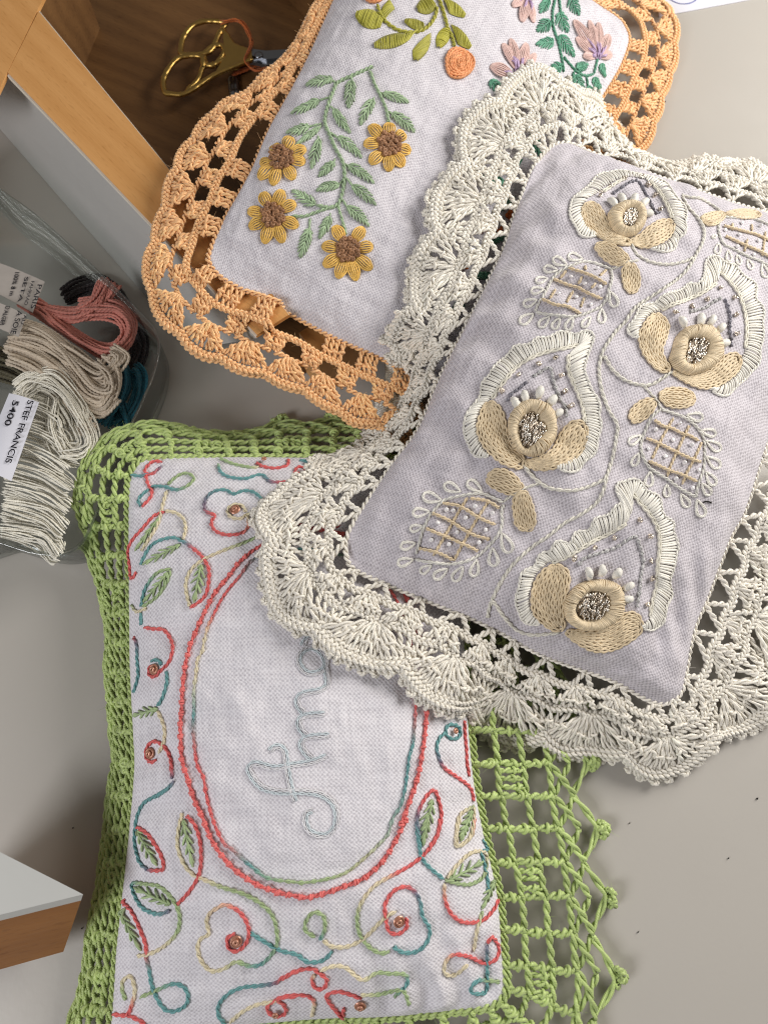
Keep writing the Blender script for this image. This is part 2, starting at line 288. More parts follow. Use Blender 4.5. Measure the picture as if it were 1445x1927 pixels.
# ------------------------------------------------------------------ pillows
class Pillow: pass
def side(px, za, zb, n):
    c = cr(px, 2.0); c = even(c, n=n); z = np.linspace(za, zb, n); return np.stack([P(u, v, zc) for (u, v), zc in zip(c, z)])
def make_pillow(name, label, cat, top, right, bottom, left, z4, H, mat, seed, pucker, m=.68, depth=5, waves=(), crease=1.0):
    n = 230; zTL, zTR, zBR, zBL = z4
    T, B, Lf, Rt = side(top, zTL, zTR, n), side(bottom, zBL, zBR, n), side(left, zTL, zBL, n), side(right, zTR, zBR, n)
    g = (1-np.cos(np.linspace(0, np.pi, n)))/2; g = .55*g+.45*np.linspace(0, 1, n)
    lin = np.linspace(0, 1, n); rs = lambda C: np.stack([np.interp(g, lin, C[:, k]) for k in range(3)], 1)
    T, B, Lf, Rt = map(rs, (T, B, Lf, Rt)); s, t = g[None, :, None], g[:, None, None]
    Q = (1-t)*T[None]+t*B[None]+(1-s)*Lf[:, None]+s*Rt[:, None]-((1-s)*(1-t)*T[0]+s*(1-t)*T[-1]+(1-s)*t*B[0]+s*t*B[-1])
    s, t = s[..., 0], t[..., 0]; W = np.linalg.norm(T[-1]-T[0]); Hh = np.linalg.norm(Lf[-1]-Lf[0]); x, y = s*W+0*t, t*Hh+0*s
    e = lambda a: (1-np.abs(2*a-1)**2.25)**m
    b = e(s)*e(t); d = np.minimum(np.minimum(x, W-x), np.minimum(y, Hh-y)); dx, dy = np.minimum(x, W-x), np.minimum(y, Hh-y)
    amp = np.clip(d/2.5, 0, 1)
    pk = noise(y/4.2+x/30, 0*x+seed, seed)*np.exp(-dx/11)+noise(x/4.2+y/30, 0*y+seed+9, seed+1)*np.exp(-dy/11)
    h = H*b+amp*(pucker*pk+.60*crease*noise(x/13, y/13, seed+2)+.5*crease*noise(x/6+.4*noise(y/9, x/9, 2), y/5.2, seed+3)+.21*noise(x/2.4, y/2.4, seed+4)+.06*noise(x/1.1, y/1.1, seed+5))
    for (cx, cy, ang, wl, a, sx, sy) in waves:  # soft creases
        ca, sa = math.cos(ang), math.sin(ang); lx, ly = (x-cx*W)*ca+(y-cy*Hh)*sa, -(x-cx*W)*sa+(y-cy*Hh)*ca
        h = h+amp*a*np.cos(2*np.pi*(ly+noise(lx/9, ly/20, 7)*1.2)/wl)*np.exp(-(lx/sx)**2-(ly/sy)**2)
    Z = Q.copy(); Z[..., 2] += h; V = Z.reshape(-1, 3); uv = np.stack([x.ravel(), y.ravel()], 1)
    i = np.arange(n-1)[:, None]*n; j = np.arange(n-1)[None]; F = np.stack([i+j, i+n+j, i+n+j+1, i+j+1], -1).reshape(-1, 4)
    nb = n; Zb = Q.copy(); Zb[..., 2] -= depth*b**.8; Vb = Zb.reshape(-1, 3)
    Vb[:, 2] = np.maximum(Vb[:, 2], .3)
    p = Pillow(); c = Q[n//2, n//2]; p.org = np.array([c[0], c[1], max(0, c[2]-depth)]); p.root = thing(name, p.org, label, cat, None)
    A = Acc(); A.add(V, F, (.7, .7, .7)); st = 5; gi = np.arange(0, n, st); gi = np.r_[gi, n-1] if gi[-1] != n-1 else gi
    Vs = Zb[np.ix_(gi, gi)].reshape(-1, 3); k = len(gi); ii = np.arange(k-1)[:, None]*k; jj = np.arange(k-1)[None]
    A.add(Vs-np.array([0, 0, .02]), np.stack([ii+jj, ii+jj+1, ii+k+jj+1, ii+k+jj], -1).reshape(-1, 4), (.7, .7, .7))
    uva = np.vstack([uv, np.stack([x[np.ix_(gi, gi)].ravel(), y[np.ix_(gi, gi)].ravel()], 1)])
    A.build('cushion', mat, p.root, p.org, uv=uva)
    p.bvh = BVHTree.FromPolygons([tuple(v) for v in V], [tuple(f) for f in F])
    p.seam = np.vstack([T, Rt[1:], B[::-1][1:], Lf[::-1][1:]]); p.seampx = toPx(p.seam); p.name = name
    return p
def proj(p, px):                            # camera rays met with the pillow's own surface
    o, n = [], []; cv = Vector(CAM)
    for u, v in px:
        d = Vector(ray(u, v)); h, nn, _, _ = p.bvh.ray_cast(cv, d)
        if h is None:
            h, nn, _, _ = p.bvh.find_nearest(Vector(P(u, v, p.org[2]+8)))
        if nn.z < 0: nn = -nn
        o.append(h); n.append(nn)
    return np.array(o, float), np.array(n, float)
green = make_pillow('green_edged_pillow', 'small white linen pillow with lime green crochet edge and stitched oval reading Anna', 'pillow',
    [(252, 878), (264, 867), (285, 863), (330, 861), (450, 860), (560, 861), (700, 862), (820, 864), (846, 872), (854, 882)],
    [(854, 882), (862, 905), (868, 1000), (872, 1150), (875, 1250), (882, 1380), (892, 1476), (910, 1571), (935, 1680), (944, 1780), (950, 1845), (948, 1868), (940, 1882)],
    [(212, 1950), (232, 1958), (300, 1946), (400, 1935), (600, 1918), (722, 1914), (850, 1902), (915, 1895), (940, 1882)],
    [(252, 878), (243, 905), (242, 960), (243, 1060), (244, 1164), (245, 1250), (248, 1310), (252, 1390), (254, 1446), (246, 1546), (237, 1631), (226, 1726), (218, 1806), (213, 1880), (208, 1930), (212, 1950)],
    (18, 13, 9, 10), 16.5, M_linen, 3, .7, crease=.9, waves=((.82, .95, 1.35, 7, .9, 12, 14), (.15, .5, .1, 9, .35, 14, 40)))
peach = make_pillow('peach_edged_pillow', 'linen pillow with peach crochet edge and stitched sunflowers, lying over the wooden box', 'pillow',
    [(747, -240), (900, -140), (1050, -42), (1112, 0), (1147, 22), (1170, 40)],
    [(1170, 40), (1183, 68), (1179, 95), (1162, 135), (1132, 185), (1115, 222), (1060, 340), (980, 520), (880, 765)],
    [(391, 488), (402, 508), (431, 532), (501, 567), (621, 632), (721, 677), (800, 722), (880, 765)],
    [(747, -240), (700, -145), (628, 0), (586, 95), (551, 165), (506, 245), (471, 326), (426, 406), (398, 466), (391, 488)],
    (42, 14, 12, 37.5), 14.5, M_linen2, 11, .45)
white = make_pillow('cream_edged_pillow', 'lilac-white linen pillow with wide cream crochet edge and cream flowers, lying topmost', 'pillow',
    [(1022, 288), (1042, 273), (1072, 270), (1117, 290), (1187, 315), (1272, 345), (1372, 380), (1445, 402), (1540, 434), (1575, 450)],
    [(1575, 450), (1580, 480), (1540, 590), (1480, 740), (1442, 832), (1402, 957), (1372, 1014), (1330, 1124), (1304, 1189), (1290, 1265), (1280, 1305), (1252, 1325)],
    [(651, 1045), (662, 1068), (700, 1088), (787, 1124), (887, 1164), (952, 1196), (1022, 1234), (1147, 1279), (1202, 1309), (1230, 1322), (1252, 1325)],
    [(1022, 288), (1000, 320), (982, 365), (962, 420), (942, 480), (877, 612), (827, 712), (787, 807), (742, 868), (700, 930), (665, 985), (650, 1018), (651, 1045)],
    (31, 11, 9, 29), 16.5, M_linen3, 23, .8, crease=1.5, waves=((.12, .45, .35, 11, .9, 22, 30), (.28, .72, .5, 10, .8, 22, 20), (.5, .30, .4, 10, .7, 20, 14), (.93, .8, .9, 7, .8, 14, 14), (.45, .10, .9, 9, .6, 16, 16), (.25, .93, 1.2, 8, .7, 12, 14)))
# ------------------------------------------------------------------ crochet edges
boxtop = BVHTree.FromPolygons([tuple(zz(p, 32.4)) for p in q]+[tuple(zz(p, 32.4)) for p in pl], [(0, 1, 2, 3), (4, 5, 6, 7)])
def below(under, u=None, v=None, xy=None):
    best = None
    if xy is None:
        o, d = Vector(CAM), Vector(ray(u, v)); best = P(u, v, 0)
        for b_ in under:
            h = b_.ray_cast(o, d)[0]
            if h is not None and h.z > best[2]: best = np.array(h)
        return best
    z = 0.0
    for b_ in under:
        h = b_.ray_cast(Vector((xy[0], xy[1], 200)), Vector((0, 0, -1)))[0]
        if h is not None: z = max(z, h.z)
    return z
class Lace:
    def __init__(s, p, stations, under, lift, step=10):
        I, O = [], []
        st = np.array([[a, b, c, d, -1 if (len(r) == 0) else r[0]] for a, b, c, d, *r in stations], float)
        ci, co = cr(st[:, :2], 4), cr(st[:, 2:4], 4)
        dense = cr(st[:, :4], 3.0)
        zk = np.interp(np.linspace(0, 1, len(dense)), np.linspace(0, 1, len(st)), st[:, 4])
        seg = np.linalg.norm(np.diff(st[:, :4], axis=0), axis=1); kk = np.r_[0, np.cumsum(seg)]/seg.sum(); zk = np.interp(np.linspace(0, 1, len(dense)), kk, st[:, 4])
        for (a, b, c, d), z in zip(dense, zk):
            k = np.argmin(((p.seampx-(a, b))**2).sum(1)); I.append(p.seam[k])
            if z > 0: O.append(P(c, d, z))
            else: g = below(under, c, d); O.append(P(c, d, g[2]+lift))
        s.I, s.O = np.array(I), np.array(O)
        for M in (s.I, s.O):
            for _ in range(6): M[1:-1] = .25*M[:-2]+.5*M[1:-1]+.25*M[2:]
        k_ = np.exp(-(np.arange(-45, 46)/18.0)**2); k_ /= k_.sum(); zo = np.convolve(np.pad(s.O[:, 2], 45, mode='edge'), k_, 'valid')
        for n_, z in enumerate(zo): s.O[n_] = CAM+(s.O[n_]-CAM)*((z-CAM[2])/(s.O[n_][2]-CAM[2]))
        mid = .5*(s.I+s.O); s.c = np.r_[0, np.cumsum(np.linalg.norm(np.diff(mid, axis=0), axis=1))]; s.L = s.c[-1]; s.under = under; s.lift = lift; s.ruf = lambda x, t: 0*x; s.hump = 0.0
    def at(s, sv, tv, hv=0):
        sv, tv = np.broadcast_arrays(np.asarray(sv, float), np.asarray(tv, float)); sc_ = np.clip(sv, 0, s.L)
        I = np.stack([np.interp(sc_, s.c, s.I[:, k]) for k in range(3)], -1); O = np.stack([np.interp(sc_, s.c, s.O[:, k]) for k in range(3)], -1)
        p = I+(O-I)*tv[..., None]; p[..., 2] += hv+s.ruf(sv, tv)+s.hump*4*np.clip(tv, 0, 1)*(1-np.clip(tv, 0, 1))
        for r in p.reshape(-1, 3):
            r[2] = max(r[2], below(s.under, xy=r)+.9)
        return p
    def line(s, a, b, n=5, bow=0, h=0, dh=0):
        t = np.linspace(0, 1, n); x = a[0]+(b[0]-a[0])*t+bow*np.sin(np.pi*t); y = a[1]+(b[1]-a[1])*t
        return cr(s.at(x, y, h+dh*np.sin(np.pi*t)), .5)
def dc(A, L, a, b, col, r=.47, h=0, wrap=True, bow=None):   # a treble: two strands wound round each other, one wrap at the waist
    h = h+random.uniform(-.35, .35); pt = L.line(a, b, 5, random.uniform(-.3, .3) if bow is None else bow, h, .5)
    ln = np.linalg.norm(np.diff(pt, axis=0), axis=1).sum(); helix(A, pt, r*.82, r, col, 2, max(2.6, ln/1.6), pitch=None or 2.0) if False else strands(A, pt, r, col, ln)
    if wrap and ln > 3:
        k = int(len(pt)*random.uniform(.5, .66)); d = pt[min(k+1, len(pt)-1)]-pt[k-1]; d /= np.linalg.norm(d)+1e-9
        torus(A, pt[k], d+rng.normal(0, .35, 3), r*1.75, r*.8, jit(col), 12, 6)
def strands(A, pt, r, col, ln):
    r = r*1.02
    n = len(pt); T, sd, N = frames(pt); s = np.linspace(0, ln, n); p0 = random.random()*6.28; pitch = max(2.4, ln/1.5)
    for k in range(2):
        a = p0+2*np.pi*s/pitch+np.pi*k; tube(A, pt+sd*(np.cos(a)*r*.85)[:, None]+N*(np.sin(a)*r*.85)[:, None], r, jit(col, .07), 3, 1.55, depth=.34)
def chain(A, L, pts, col, r=.42, R=.62, pitch=4.0, h=0, nst=3):
    q = np.asarray(pts, float); q = cr(q, .6); p = L.at(q[:, 0], q[:, 1], h); helix(A, p, R*1.05, r*1.06, col, nst, pitch, plait=nst > 2, plies=3)
def picot(A, L, s, t, col, rad=.95, r=.45, h=0, tilt=.5):
    c = L.at(s, t, h+.2); d = L.at(s, t+.05)-L.at(s, t); d /= np.linalg.norm(d)+1e-9; n = np.array([0, 0, 1.0])+rng.normal(0, tilt, 3); n /= np.linalg.norm(n)
    b = np.cross(n, d); b /= np.linalg.norm(b); d = np.cross(b, n); a = np.linspace(-2.7, 2.7, 22)[:, None]
    loop = c+d*rad*.5+(np.cos(a)*d*1.15+np.sin(a)*b)*rad; helix(A, loop, r*.6, r*.85, col, 2, 2.0, plies=3)
TR = {}
def start(p, name):
    A = Acc(); return A
def fuzz(p, trim, n, col):                  # loose fibre ends standing off the yarn
    V, N = [], []
    for o in [trim]+list(trim.children):
        me = o.data; k = len(me.vertices); co = np.empty(k*3, np.float32); no = np.empty(k*3, np.float32); me.vertices.foreach_get('co', co); me.vertex_normals.foreach_get('vector', no)
        V.append(co.reshape(-1, 3)[::7]); N.append(no.reshape(-1, 3)[::7])
    V, N = np.vstack(V)/S+p.org, np.vstack(N); i = rng.integers(0, len(V), n); v, d = V[i], N[i]+rng.normal(0, .6, (n, 3)); d /= np.linalg.norm(d, axis=1)[:, None]
    ln = rng.uniform(.35, 1.5, n)[:, None]; cv = rng.normal(0, .45, (n, 3))*ln; t = np.linspace(0, 1, 4)[None, :, None]; q = v[:, None]+d[:, None]*ln[:, None]*t+cv[:, None]*t*t
    e1 = np.cross(d, [.3, .5, .8]); e1 /= np.linalg.norm(e1, axis=1)[:, None]; e2 = np.cross(d, e1); an = np.arange(3)*2.0944
    w_ = q[:, :, None]+(np.cos(an)[None, None, :, None]*e1[:, None, None]+np.sin(an)[None, None, :, None]*e2[:, None, None])*np.array([.035, .032, .028, .015])[None, :, None, None]
    a_ = np.arange(3)[:, None]*3; j = np.arange(3)[None]; k = (j+1) % 3; f = np.stack([a_+j, a_+k, a_+3+k, a_+3+j], -1).reshape(-1, 4); A = Acc(); A.add(w_.reshape(-1, 3), (f[None]+(np.arange(n)*12)[:, None, None]).reshape(-1, 4), np.asarray(col))
    tag(A.build('yarn_fuzz', M_perle, trim, p.org), kind='stuff')
# ---- lime green filet edge
G = Lace(green, [(854, 900, 940, 905), (800, 862, 800, 800), (700, 862, 690, 792), (560, 861, 562, 786), (450, 860, 432, 810), (330, 861, 330, 794, 14), (285, 863, 262, 791, 15), (262, 868, 195, 815, 15), (247, 893, 143, 872, 15), (243, 940, 128, 945, 14),
    (242, 1000, 148, 1005, 10), (243, 1080, 170, 1085, 4), (244, 1164, 193, 1164, 1.6), (245, 1250, 196, 1250, 1.6), (248, 1310, 200, 1310, 1.6), (252, 1390, 206, 1390, 1.6), (254, 1446, 208, 1446, 1.6), (246, 1546, 195, 1546, 1.6), (237, 1631, 184, 1631, 1.6), (226, 1726, 168, 1726, 1.6), (218, 1806, 154, 1806, 1.6), (213, 1880, 141, 1880, 1.6), (208, 1935, 120, 1950, 1.6), (232, 1958, 190, 2080, 1.6)], [], 1.6)
G2 = Lace(green, [(862, 905, 1050, 890), (868, 1000, 1062, 1000), (872, 1150, 1075, 1150), (875, 1250, 1092, 1250), (882, 1380, 1108, 1380), (892, 1476, 1122, 1476), (910, 1571, 1136, 1571), (935, 1680, 1150, 1680), (944, 1780, 1160, 1790), (950, 1845, 1168, 1890), (940, 1882, 1130, 2010), (915, 1895, 990, 2060), (850, 1902, 870, 2080), (722, 1914, 725, 2090), (600, 1918, 590, 2090), (400, 1935, 380, 2090), (280, 1950, 240, 2090)], [], 1.5)
def filet(L, p, trim, col, cell, tight=None):
    n = int(L.L/cell); c = L.L/n; rows = (.015, .20, .41, .62); A = Acc(); shade = lambda: jit(col, .1)
    ex = np.arange(0, L.L+.1, c/2)
    for t_, R, w_ in ((0.0, .45, .42), (.035, .4, .36)): chain(A, L, [(x, t_) for x in ex], col, w_, R, 3.6, nst=2)
    for ti in rows[1:]:
        for k in range(n): 
            pt = L.line((k*c-.3, ti+random.uniform(-.012, .012)), ((k+1)*c+.3, ti+random.uniform(-.012, .012)), 5, 0, .2, random.uniform(-.3, .5)); strands(A, pt, .54, shade(), c)
    trim_o = A.build('crochet_trim', M_perle, p.root, p.org)
    for k in range(n):
        A = Acc(); s = k*c
        for i in range(3): dc(A, L, (s+random.uniform(-.4, .4), rows[i]), (s+random.uniform(-.4, .4), rows[i+1]), shade(), .55)
        A.build('filet_bar', M_perle, trim_o, p.org)
        if k % 3 == 1:
            A = Acc()
            for f in (.25, .5, .75): dc(A, L, (s+c*f, rows[1]+.01), (s+c*f, rows[2]-.01), shade(), .45)
            A.build('filled_block', M_perle, trim_o, p.org)
        A = Acc(); o = 1 if k % 2 else 0; tg = tight is not None and s > tight; op = .90 if tg else .94
        if tg:
            for ti in (.84,): strands(A, L.line((s-.3, ti+random.uniform(-.03, .03)), (s+c+.3, ti+random.uniform(-.03, .03)), 5, 0, .4, random.uniform(-.3, .9)), .46, shade(), c)
            for ti in ((.72,) if k % 2 else ()): dc(A, L, (s+c*random.uniform(.3, .7), ti-.1), (s+c*random.uniform(.3, .7), ti+.1), shade(), .47, h=.5)
        a0, pk, a1 = (s, .63), (s+c, .80), (s+2*c, .63)
        strands(A, L.line(a0, pk, 5, 0, .3, .6), .52, shade(), 8); strands(A, L.line(pk, a1, 5, 0, -.2, .3), .52, shade(), 8)
        if o:
            f_ = np.linspace(0, 1, 13); strands(A, cr(L.at(s+2*c*f_+.5*noise(f_*4, k), .775+(op-.775)*(1-np.abs(2*f_-1)**1.35), .1), .5), .52, shade(), 20)
        A.build('net_arch', M_perle, trim_o, p.org)
        if o and not tg:
            A = Acc()
            for q_ in range(3): picot(A, L, s+c+(q_-1)*.8+random.uniform(-.3, .3), .96+.025*(q_ == 1), shade(), 1.0, .62, tilt=.7)
            A.build('picot', M_perle, trim_o, p.org)
    fuzz(p, trim_o, 5000, col)
G.ruf = lambda x, t: .8*t*noise(x/7, t*2, 3); G2.ruf = lambda x, t: .6*t*(noise(x/9, t*2, 3)+.6); G.hump = 1.0; G2.hump = -.8
filet(G, green, 'green', LIME, 7.2, 62.0); filet(G2, green, 'green', LIME, 7.2)
# ---- peach shell edge
Pe = Lace(peach, [(700, -145, 672, -150, 41), (660, -62, 634, -62, 40), (628, 0, 601, 0, 40), (586, 95, 555, 82, 39), (551, 165, 492, 150, 38), (506, 245, 398, 212, 37), (471, 326, 340, 282, 36.5), (426, 406, 300, 392, 35.5), (398, 466, 279, 475, 35.5), (391, 488, 274, 540, 35), (402, 508, 300, 600, 34), (431, 532, 352, 655, 33), (501, 567, 440, 695, 30), (560, 600, 525, 722, 26), (621, 632, 592, 755, 23), (680, 660, 655, 795, 20), (721, 677, 705, 808, 18), (800, 722, 785, 850, 14)], [boxtop], 1.5)
Pe2 = Lace(peach, [(960, -100, 1060, -200), (1050, -42, 1170, -90), (1090, -14, 1222, -20), (1130, 10, 1258, 18), (1170, 42, 1272, 60), (1180, 90, 1270, 125), (1162, 135, 1252, 175), (1132, 185, 1234, 238), (1115, 222, 1205, 300), (1085, 290, 1170, 370), (1050, 360, 1130, 440)], [], 2.2)
def shells(L, p, col, cell, seed, miss):
    n = int(L.L/cell); c = L.L/n; A = Acc(); sh = lambda: jit(col, .07); ex = np.arange(0, L.L+.1, c/4)
    chain(A, L, [(x, .0) for x in ex], col, .36, .42, 3.0, nst=2)
    chain(A, L, [(x, .33+.012*math.sin(x*2)) for x in ex], col, .42, .62, 3.8, h=.3)
    sc_ = lambda x: .90+.07*abs(math.sin(math.pi*(x/c-.85)))**.7
    ee = np.arange(0, L.L+.1, c/10); chain(A, L, [(x, sc_(x)) for x in ee], col, .5, .74, 4.0, h=.4); chain(A, L, [(x, sc_(x)+.035) for x in ee], col, .42, .5, 3.2, h=-.2, nst=2)
    tr = A.build('crochet_trim', M_perle, p.root, p.org)
    for k in range(n):
        s = k*c
        if k % miss:
            A = Acc()
            for a in (.10, .25, .40, .55): dc(A, L, (s+(a+.03)*c, .015), (s+a*c, .31), sh(), .43)
            A.build('stitch_block', M_perle, tr, p.org)
        A = Acc()
        for a0, a1 in ((.58, .72), (.71, .78), (.84, .85), (.97, .92), (1.1, .98)): dc(A, L, (s+a0*c, .35), (s+a1*c, .57), sh(), .43)
        A.build('stitch_cluster', M_perle, tr, p.org)
        A = Acc()
        for q_ in range(9):
            d = (q_-4)/4; dc(A, L, (s+(.35+.10*d)*c, .58+.03*abs(d)), (s+(.35+.48*d)*c+random.uniform(-.2, .2), .90-.04*d*d), sh(), .43, h=.3, wrap=q_ % 2 == 0)
        chain(A, L, [(s+.9*c-c, .60), (s+.1*c, .585), (s+.35*c, .60), (s+.6*c, .585), (s+.82*c, .60)], col, .4, .4, 3.0, nst=2)
        A.build('shell', M_perle, tr, p.org)
    fuzz(p, tr, 5000, col)
Pe.ruf = lambda x, t: .9*t*noise(x/8, t*2, 5); Pe2.ruf = lambda x, t: 1.3*t*noise(x/9, t*2, 6)+.8*t
shells(Pe, peach, PEACH, 10.2, 1, 4); shells(Pe2, peach, PEACH, 10.8, 2, 5)
# ---- cream scalloped edge
und = [green.bvh, peach.bvh]
Wh = Lace(white, [(1575, 450, 1590, 350), (1445, 402, 1442, 322), (1372, 380, 1388, 300), (1272, 345, 1264, 306), (1187, 315, 1192, 290), (1117, 290, 1165, 235), (1072, 270, 1100, 180), (1042, 273, 1020, 125), (1022, 288, 940, 165), (1000, 320, 872, 235), (982, 365, 850, 300), (962, 420, 812, 375), (942, 480, 785, 465), (905, 555, 765, 555), (877, 612, 728, 635), (827, 712, 724, 740), (787, 807, 672, 812), (742, 868, 600, 865), (715, 905, 535, 915), (685, 955, 483, 970), (662, 995, 480, 1030), (650, 1025, 495, 1085), (655, 1055, 512, 1140), (680, 1080, 548, 1195), (715, 1095, 612, 1228), (787, 1124, 700, 1262), (887, 1164, 795, 1315), (952, 1196, 872, 1360), (1022, 1234, 960, 1405), (1090, 1258, 1040, 1425), (1147, 1279, 1105, 1420), (1202, 1309, 1165, 1445), (1240, 1324, 1225, 1465), (1268, 1318, 1300, 1440), (1283, 1295, 1370, 1395), (1304, 1189, 1465, 1335), (1330, 1124, 1500, 1240), (1372, 1014, 1535, 1105), (1402, 957, 1560, 1010), (1442, 832, 1600, 880)], und, 2.0)
def scallops(L, p, col, unit):
    n = round(L.L/unit); c = L.L/n; A = Acc(); sh = lambda: jit(col, .06)
    chain(A, L, [(x, 0.0) for x in np.arange(0, L.L, 1.5)], col, .38, .4, 3.2, nst=2)
    for t_, am, h in ((.21, .015, .2), (.46, .02, .4)): chain(A, L, [(x, t_+am*math.cos(2*math.pi*x/c*2)) for x in np.arange(0, L.L, 1.2)], col, .45, .66, 4.0, h=h)
    arc = lambda x: .745+.175*abs(math.sin(math.pi*x/c))**.65
    for o, h, r in ((-.02, .5, .48), (.045, 1.0, .5), (.085, .2, .44)): chain(A, L, [(x, arc(x)+o) for x in np.arange(0, L.L, .8)], col, r, .7, 4.0, h=h)
    tr = A.build('crochet_trim', M_perle, p.root, p.org)
    for k in range(n):
        s = k*c; wb = lambda: random.uniform(-.5, .5)
        for a in (1/4, 3/4):
            A = Acc(); w_ = random.uniform(.12, .22); a += random.uniform(-.03, .03)
            dc(A, L, (s+(a-.01)*c, .01), (s+(a-w_)*c, .20), sh(), .47, wrap=False); dc(A, L, (s+(a+.01)*c, .01), (s+(a+w_)*c, .20), sh(), .47, wrap=False)
            A.build('stitch_pair', M_perle, tr, p.org)
        for a in (.25, .75):
            A = Acc()
            for d in np.linspace(-1, 1, 7): dc(A, L, (s+(a+.06*d)*c, .225), (s+(a+.245*d)*c+wb(), .445-.02*d*d), sh(), .41, h=.4+wb())
            A.build('small_shell', M_perle, tr, p.org)
        A = Acc()
        for d in np.linspace(-1, 1, 14): dc(A, L, (s+(.5+.11*d)*c, .485+.02*abs(d)), (s+(.5+.47*d)*c, arc(s+(.5+.47*d)*c)-.03+.03*wb()), sh(), .42, h=.6+wb(), wrap=random.random() < .6)
        A.build('shell', M_perle, tr, p.org)
        A = Acc(); [dc(A, L, (s+f*c, .48), (s+f*.25*c, .72), sh(), .43) for f in (-.24, -.12, .0, .12, .24)]; A.build('stitch_pair', M_perle, tr, p.org)
        for q_ in range(7):
            a = (.10, .24, .37, .5, .63, .76, .9)[q_]; A = Acc(); x = s+a*c
            for dd in (-.6, .6): dc(A, L, (x+dd, arc(x)), (x+dd, arc(x)+.09), sh(), .42, wrap=False)
            picot(A, L, x, arc(x)+.10, sh(), .85, .5, h=random.uniform(-.3, .5)); A.build('picot', M_perle, tr, p.org)
    fuzz(p, tr, 11000, col)
Wh.ruf = lambda x, t: t*(1.1*noise(x/5, t*2, 8)+.8*np.sin(2*np.pi*x/Wh.unit)); Wh.unit = 20.0; Wh.hump = 1.2
scallops(Wh, white, CREAMW, 20.5)
# ------------------------------------------------------------------ embroidery stitches, laid on the pillows' own surface
def rope(p, A, px, r, col, plies=2, pitch=3.4, lift=.45, rmod=None, closed=False, **kw):
    pt, n = proj(p, cr(px, 4, closed)); L = np.linalg.norm(np.diff(pt, axis=0), axis=1).sum()
    if plies != 2 or r < .36 or L < 3: tube(A, pt+n*r*lift, r, col, plies, pitch, ring=.45, upn=n, rmod=rmod, depth=.36 if plies == 2 else .24, **kw); return
    m = max(6, int(L/.4)); q = even(pt, n=m); k = np.linspace(0, 1, len(n)); n = np.stack([np.interp(np.linspace(0, 1, m), k, n[:, i]) for i in range(3)], 1); T, sd, N = frames(q, n); s = np.linspace(0, L, m); g = rmod(s) if rmod else 1+0*s; p0 = random.random()*6
    for j in (0, np.pi):                    # two strands of floss wound together
        al = p0+j+2*np.pi*s/pitch; o = sd*(np.cos(al)*r*.46*g)[:, None]+N*(np.sin(al)*r*.46*g+r*lift)[:, None]
        tube(A, q+o, r*.60, keycol(col, 24)*random.uniform(.93, 1.07), 2, 1.5, ring=.4, upn=n, rmod=rmod, depth=.22, nv=7)
def chainline(p, A, px, r, wd, link, col, lift=.5, closed=False):
    pt, n = proj(p, cr(px, 2.5, closed)); pt = even(pt, .3) if False else pt
    sg = np.r_[0, np.cumsum(np.linalg.norm(np.diff(pt, axis=0), axis=1))]; T = np.gradient(pt, axis=0); T /= np.linalg.norm(T, axis=1)[:, None]+1e-9; sd = np.cross(T, n)
    f = (sg/link) % 1; o = wd*np.sin(np.pi*f**.75)**.8
    for s_ in (-1, 1): tube(A, pt+sd*(s_*o)[:, None]+n*(r*lift+.18*np.abs(f-.5))[:, None], r, keycol(col, 8)*random.uniform(.94, 1.05), 2, 1.6, ring=.35, nv=6, upn=n, depth=.2)
def bows(p, A, lines, r, arch, col, nv=6, ja=.07, lift=.6, k=6, seat=True):
    if not lines: return                    # many short straight stitches at once
    a = np.array([l[0] for l in lines], float); b_ = np.array([l[-1] for l in lines], float); m = .5*(a+b_) if len(lines[0]) == 2 else np.array([l[1] for l in lines], float)
    n_ = len(a); pt, nn = proj(p, np.vstack([a, m, b_])); pa, pm, pb = pt[:n_], pt[n_:2*n_], pt[2*n_:]; nm = nn[n_:2*n_]
    pm = pm+nm*(np.broadcast_to(np.asarray(arch, float), (n_,)))[:, None]; ctl = 2*pm-.5*(pa+pb)
    t = np.linspace(0, 1, k)[None, :, None]; q = (1-t)**2*pa[:, None]+2*t*(1-t)*ctl[:, None]+t*t*pb[:, None]+nm[:, None]*r*lift
    T = np.gradient(q, axis=1); T /= np.linalg.norm(T, axis=2)[..., None]+1e-9; sd = np.cross(T, nm[:, None]); sd /= np.linalg.norm(sd, axis=2)[..., None]+1e-9; N = np.cross(sd, T)
    ph = np.arange(nv)*2*np.pi/nv; e = np.array([.55]+[1]*(k-2)+[.55])[None, :, None, None]*r
    v = q[:, :, None]+(np.cos(ph)[None, None, :, None]*sd[:, :, None]+np.sin(ph)[None, None, :, None]*N[:, :, None])*e
    i = np.arange(k-1)[:, None]*nv; j = np.arange(nv)[None]; kk = (j+1) % nv; f1 = np.stack([i+j, i+kk, i+nv+kk, i+nv+j], -1).reshape(-1, 4)
    F = (f1[None]+(np.arange(n_)*k*nv)[:, None, None]).reshape(-1, 4); c = np.asarray(col, float)
    if c.ndim == 1: c = np.broadcast_to(c, (n_, 3))
    c = np.clip(c*(1+rng.uniform(-ja, ja, (n_, 1))), 0, 1); A.add(v.reshape(-1, 3), F, np.repeat(c, k*nv, axis=0))
def patch(p, A, poly, lift, col, rings=4):  # a thin pad of stitches under a filled shape
    po = cr(poly, 6, True)[:-1]; c = po.mean(0); n_ = len(po); px = np.vstack([c+(po-c)*f for f in np.linspace(1, .02, rings)]); pt, nn = proj(p, px)
    h = np.repeat(np.r_[.02, np.full(rings-1, lift)], n_); i = np.arange(rings-1)[:, None]*n_; j = np.arange(n_)[None]; k = (j+1) % n_
    A.add(pt+nn*h[:, None], np.stack([i+j, i+k, i+n_+k, i+n_+j], -1).reshape(-1, 4), col)
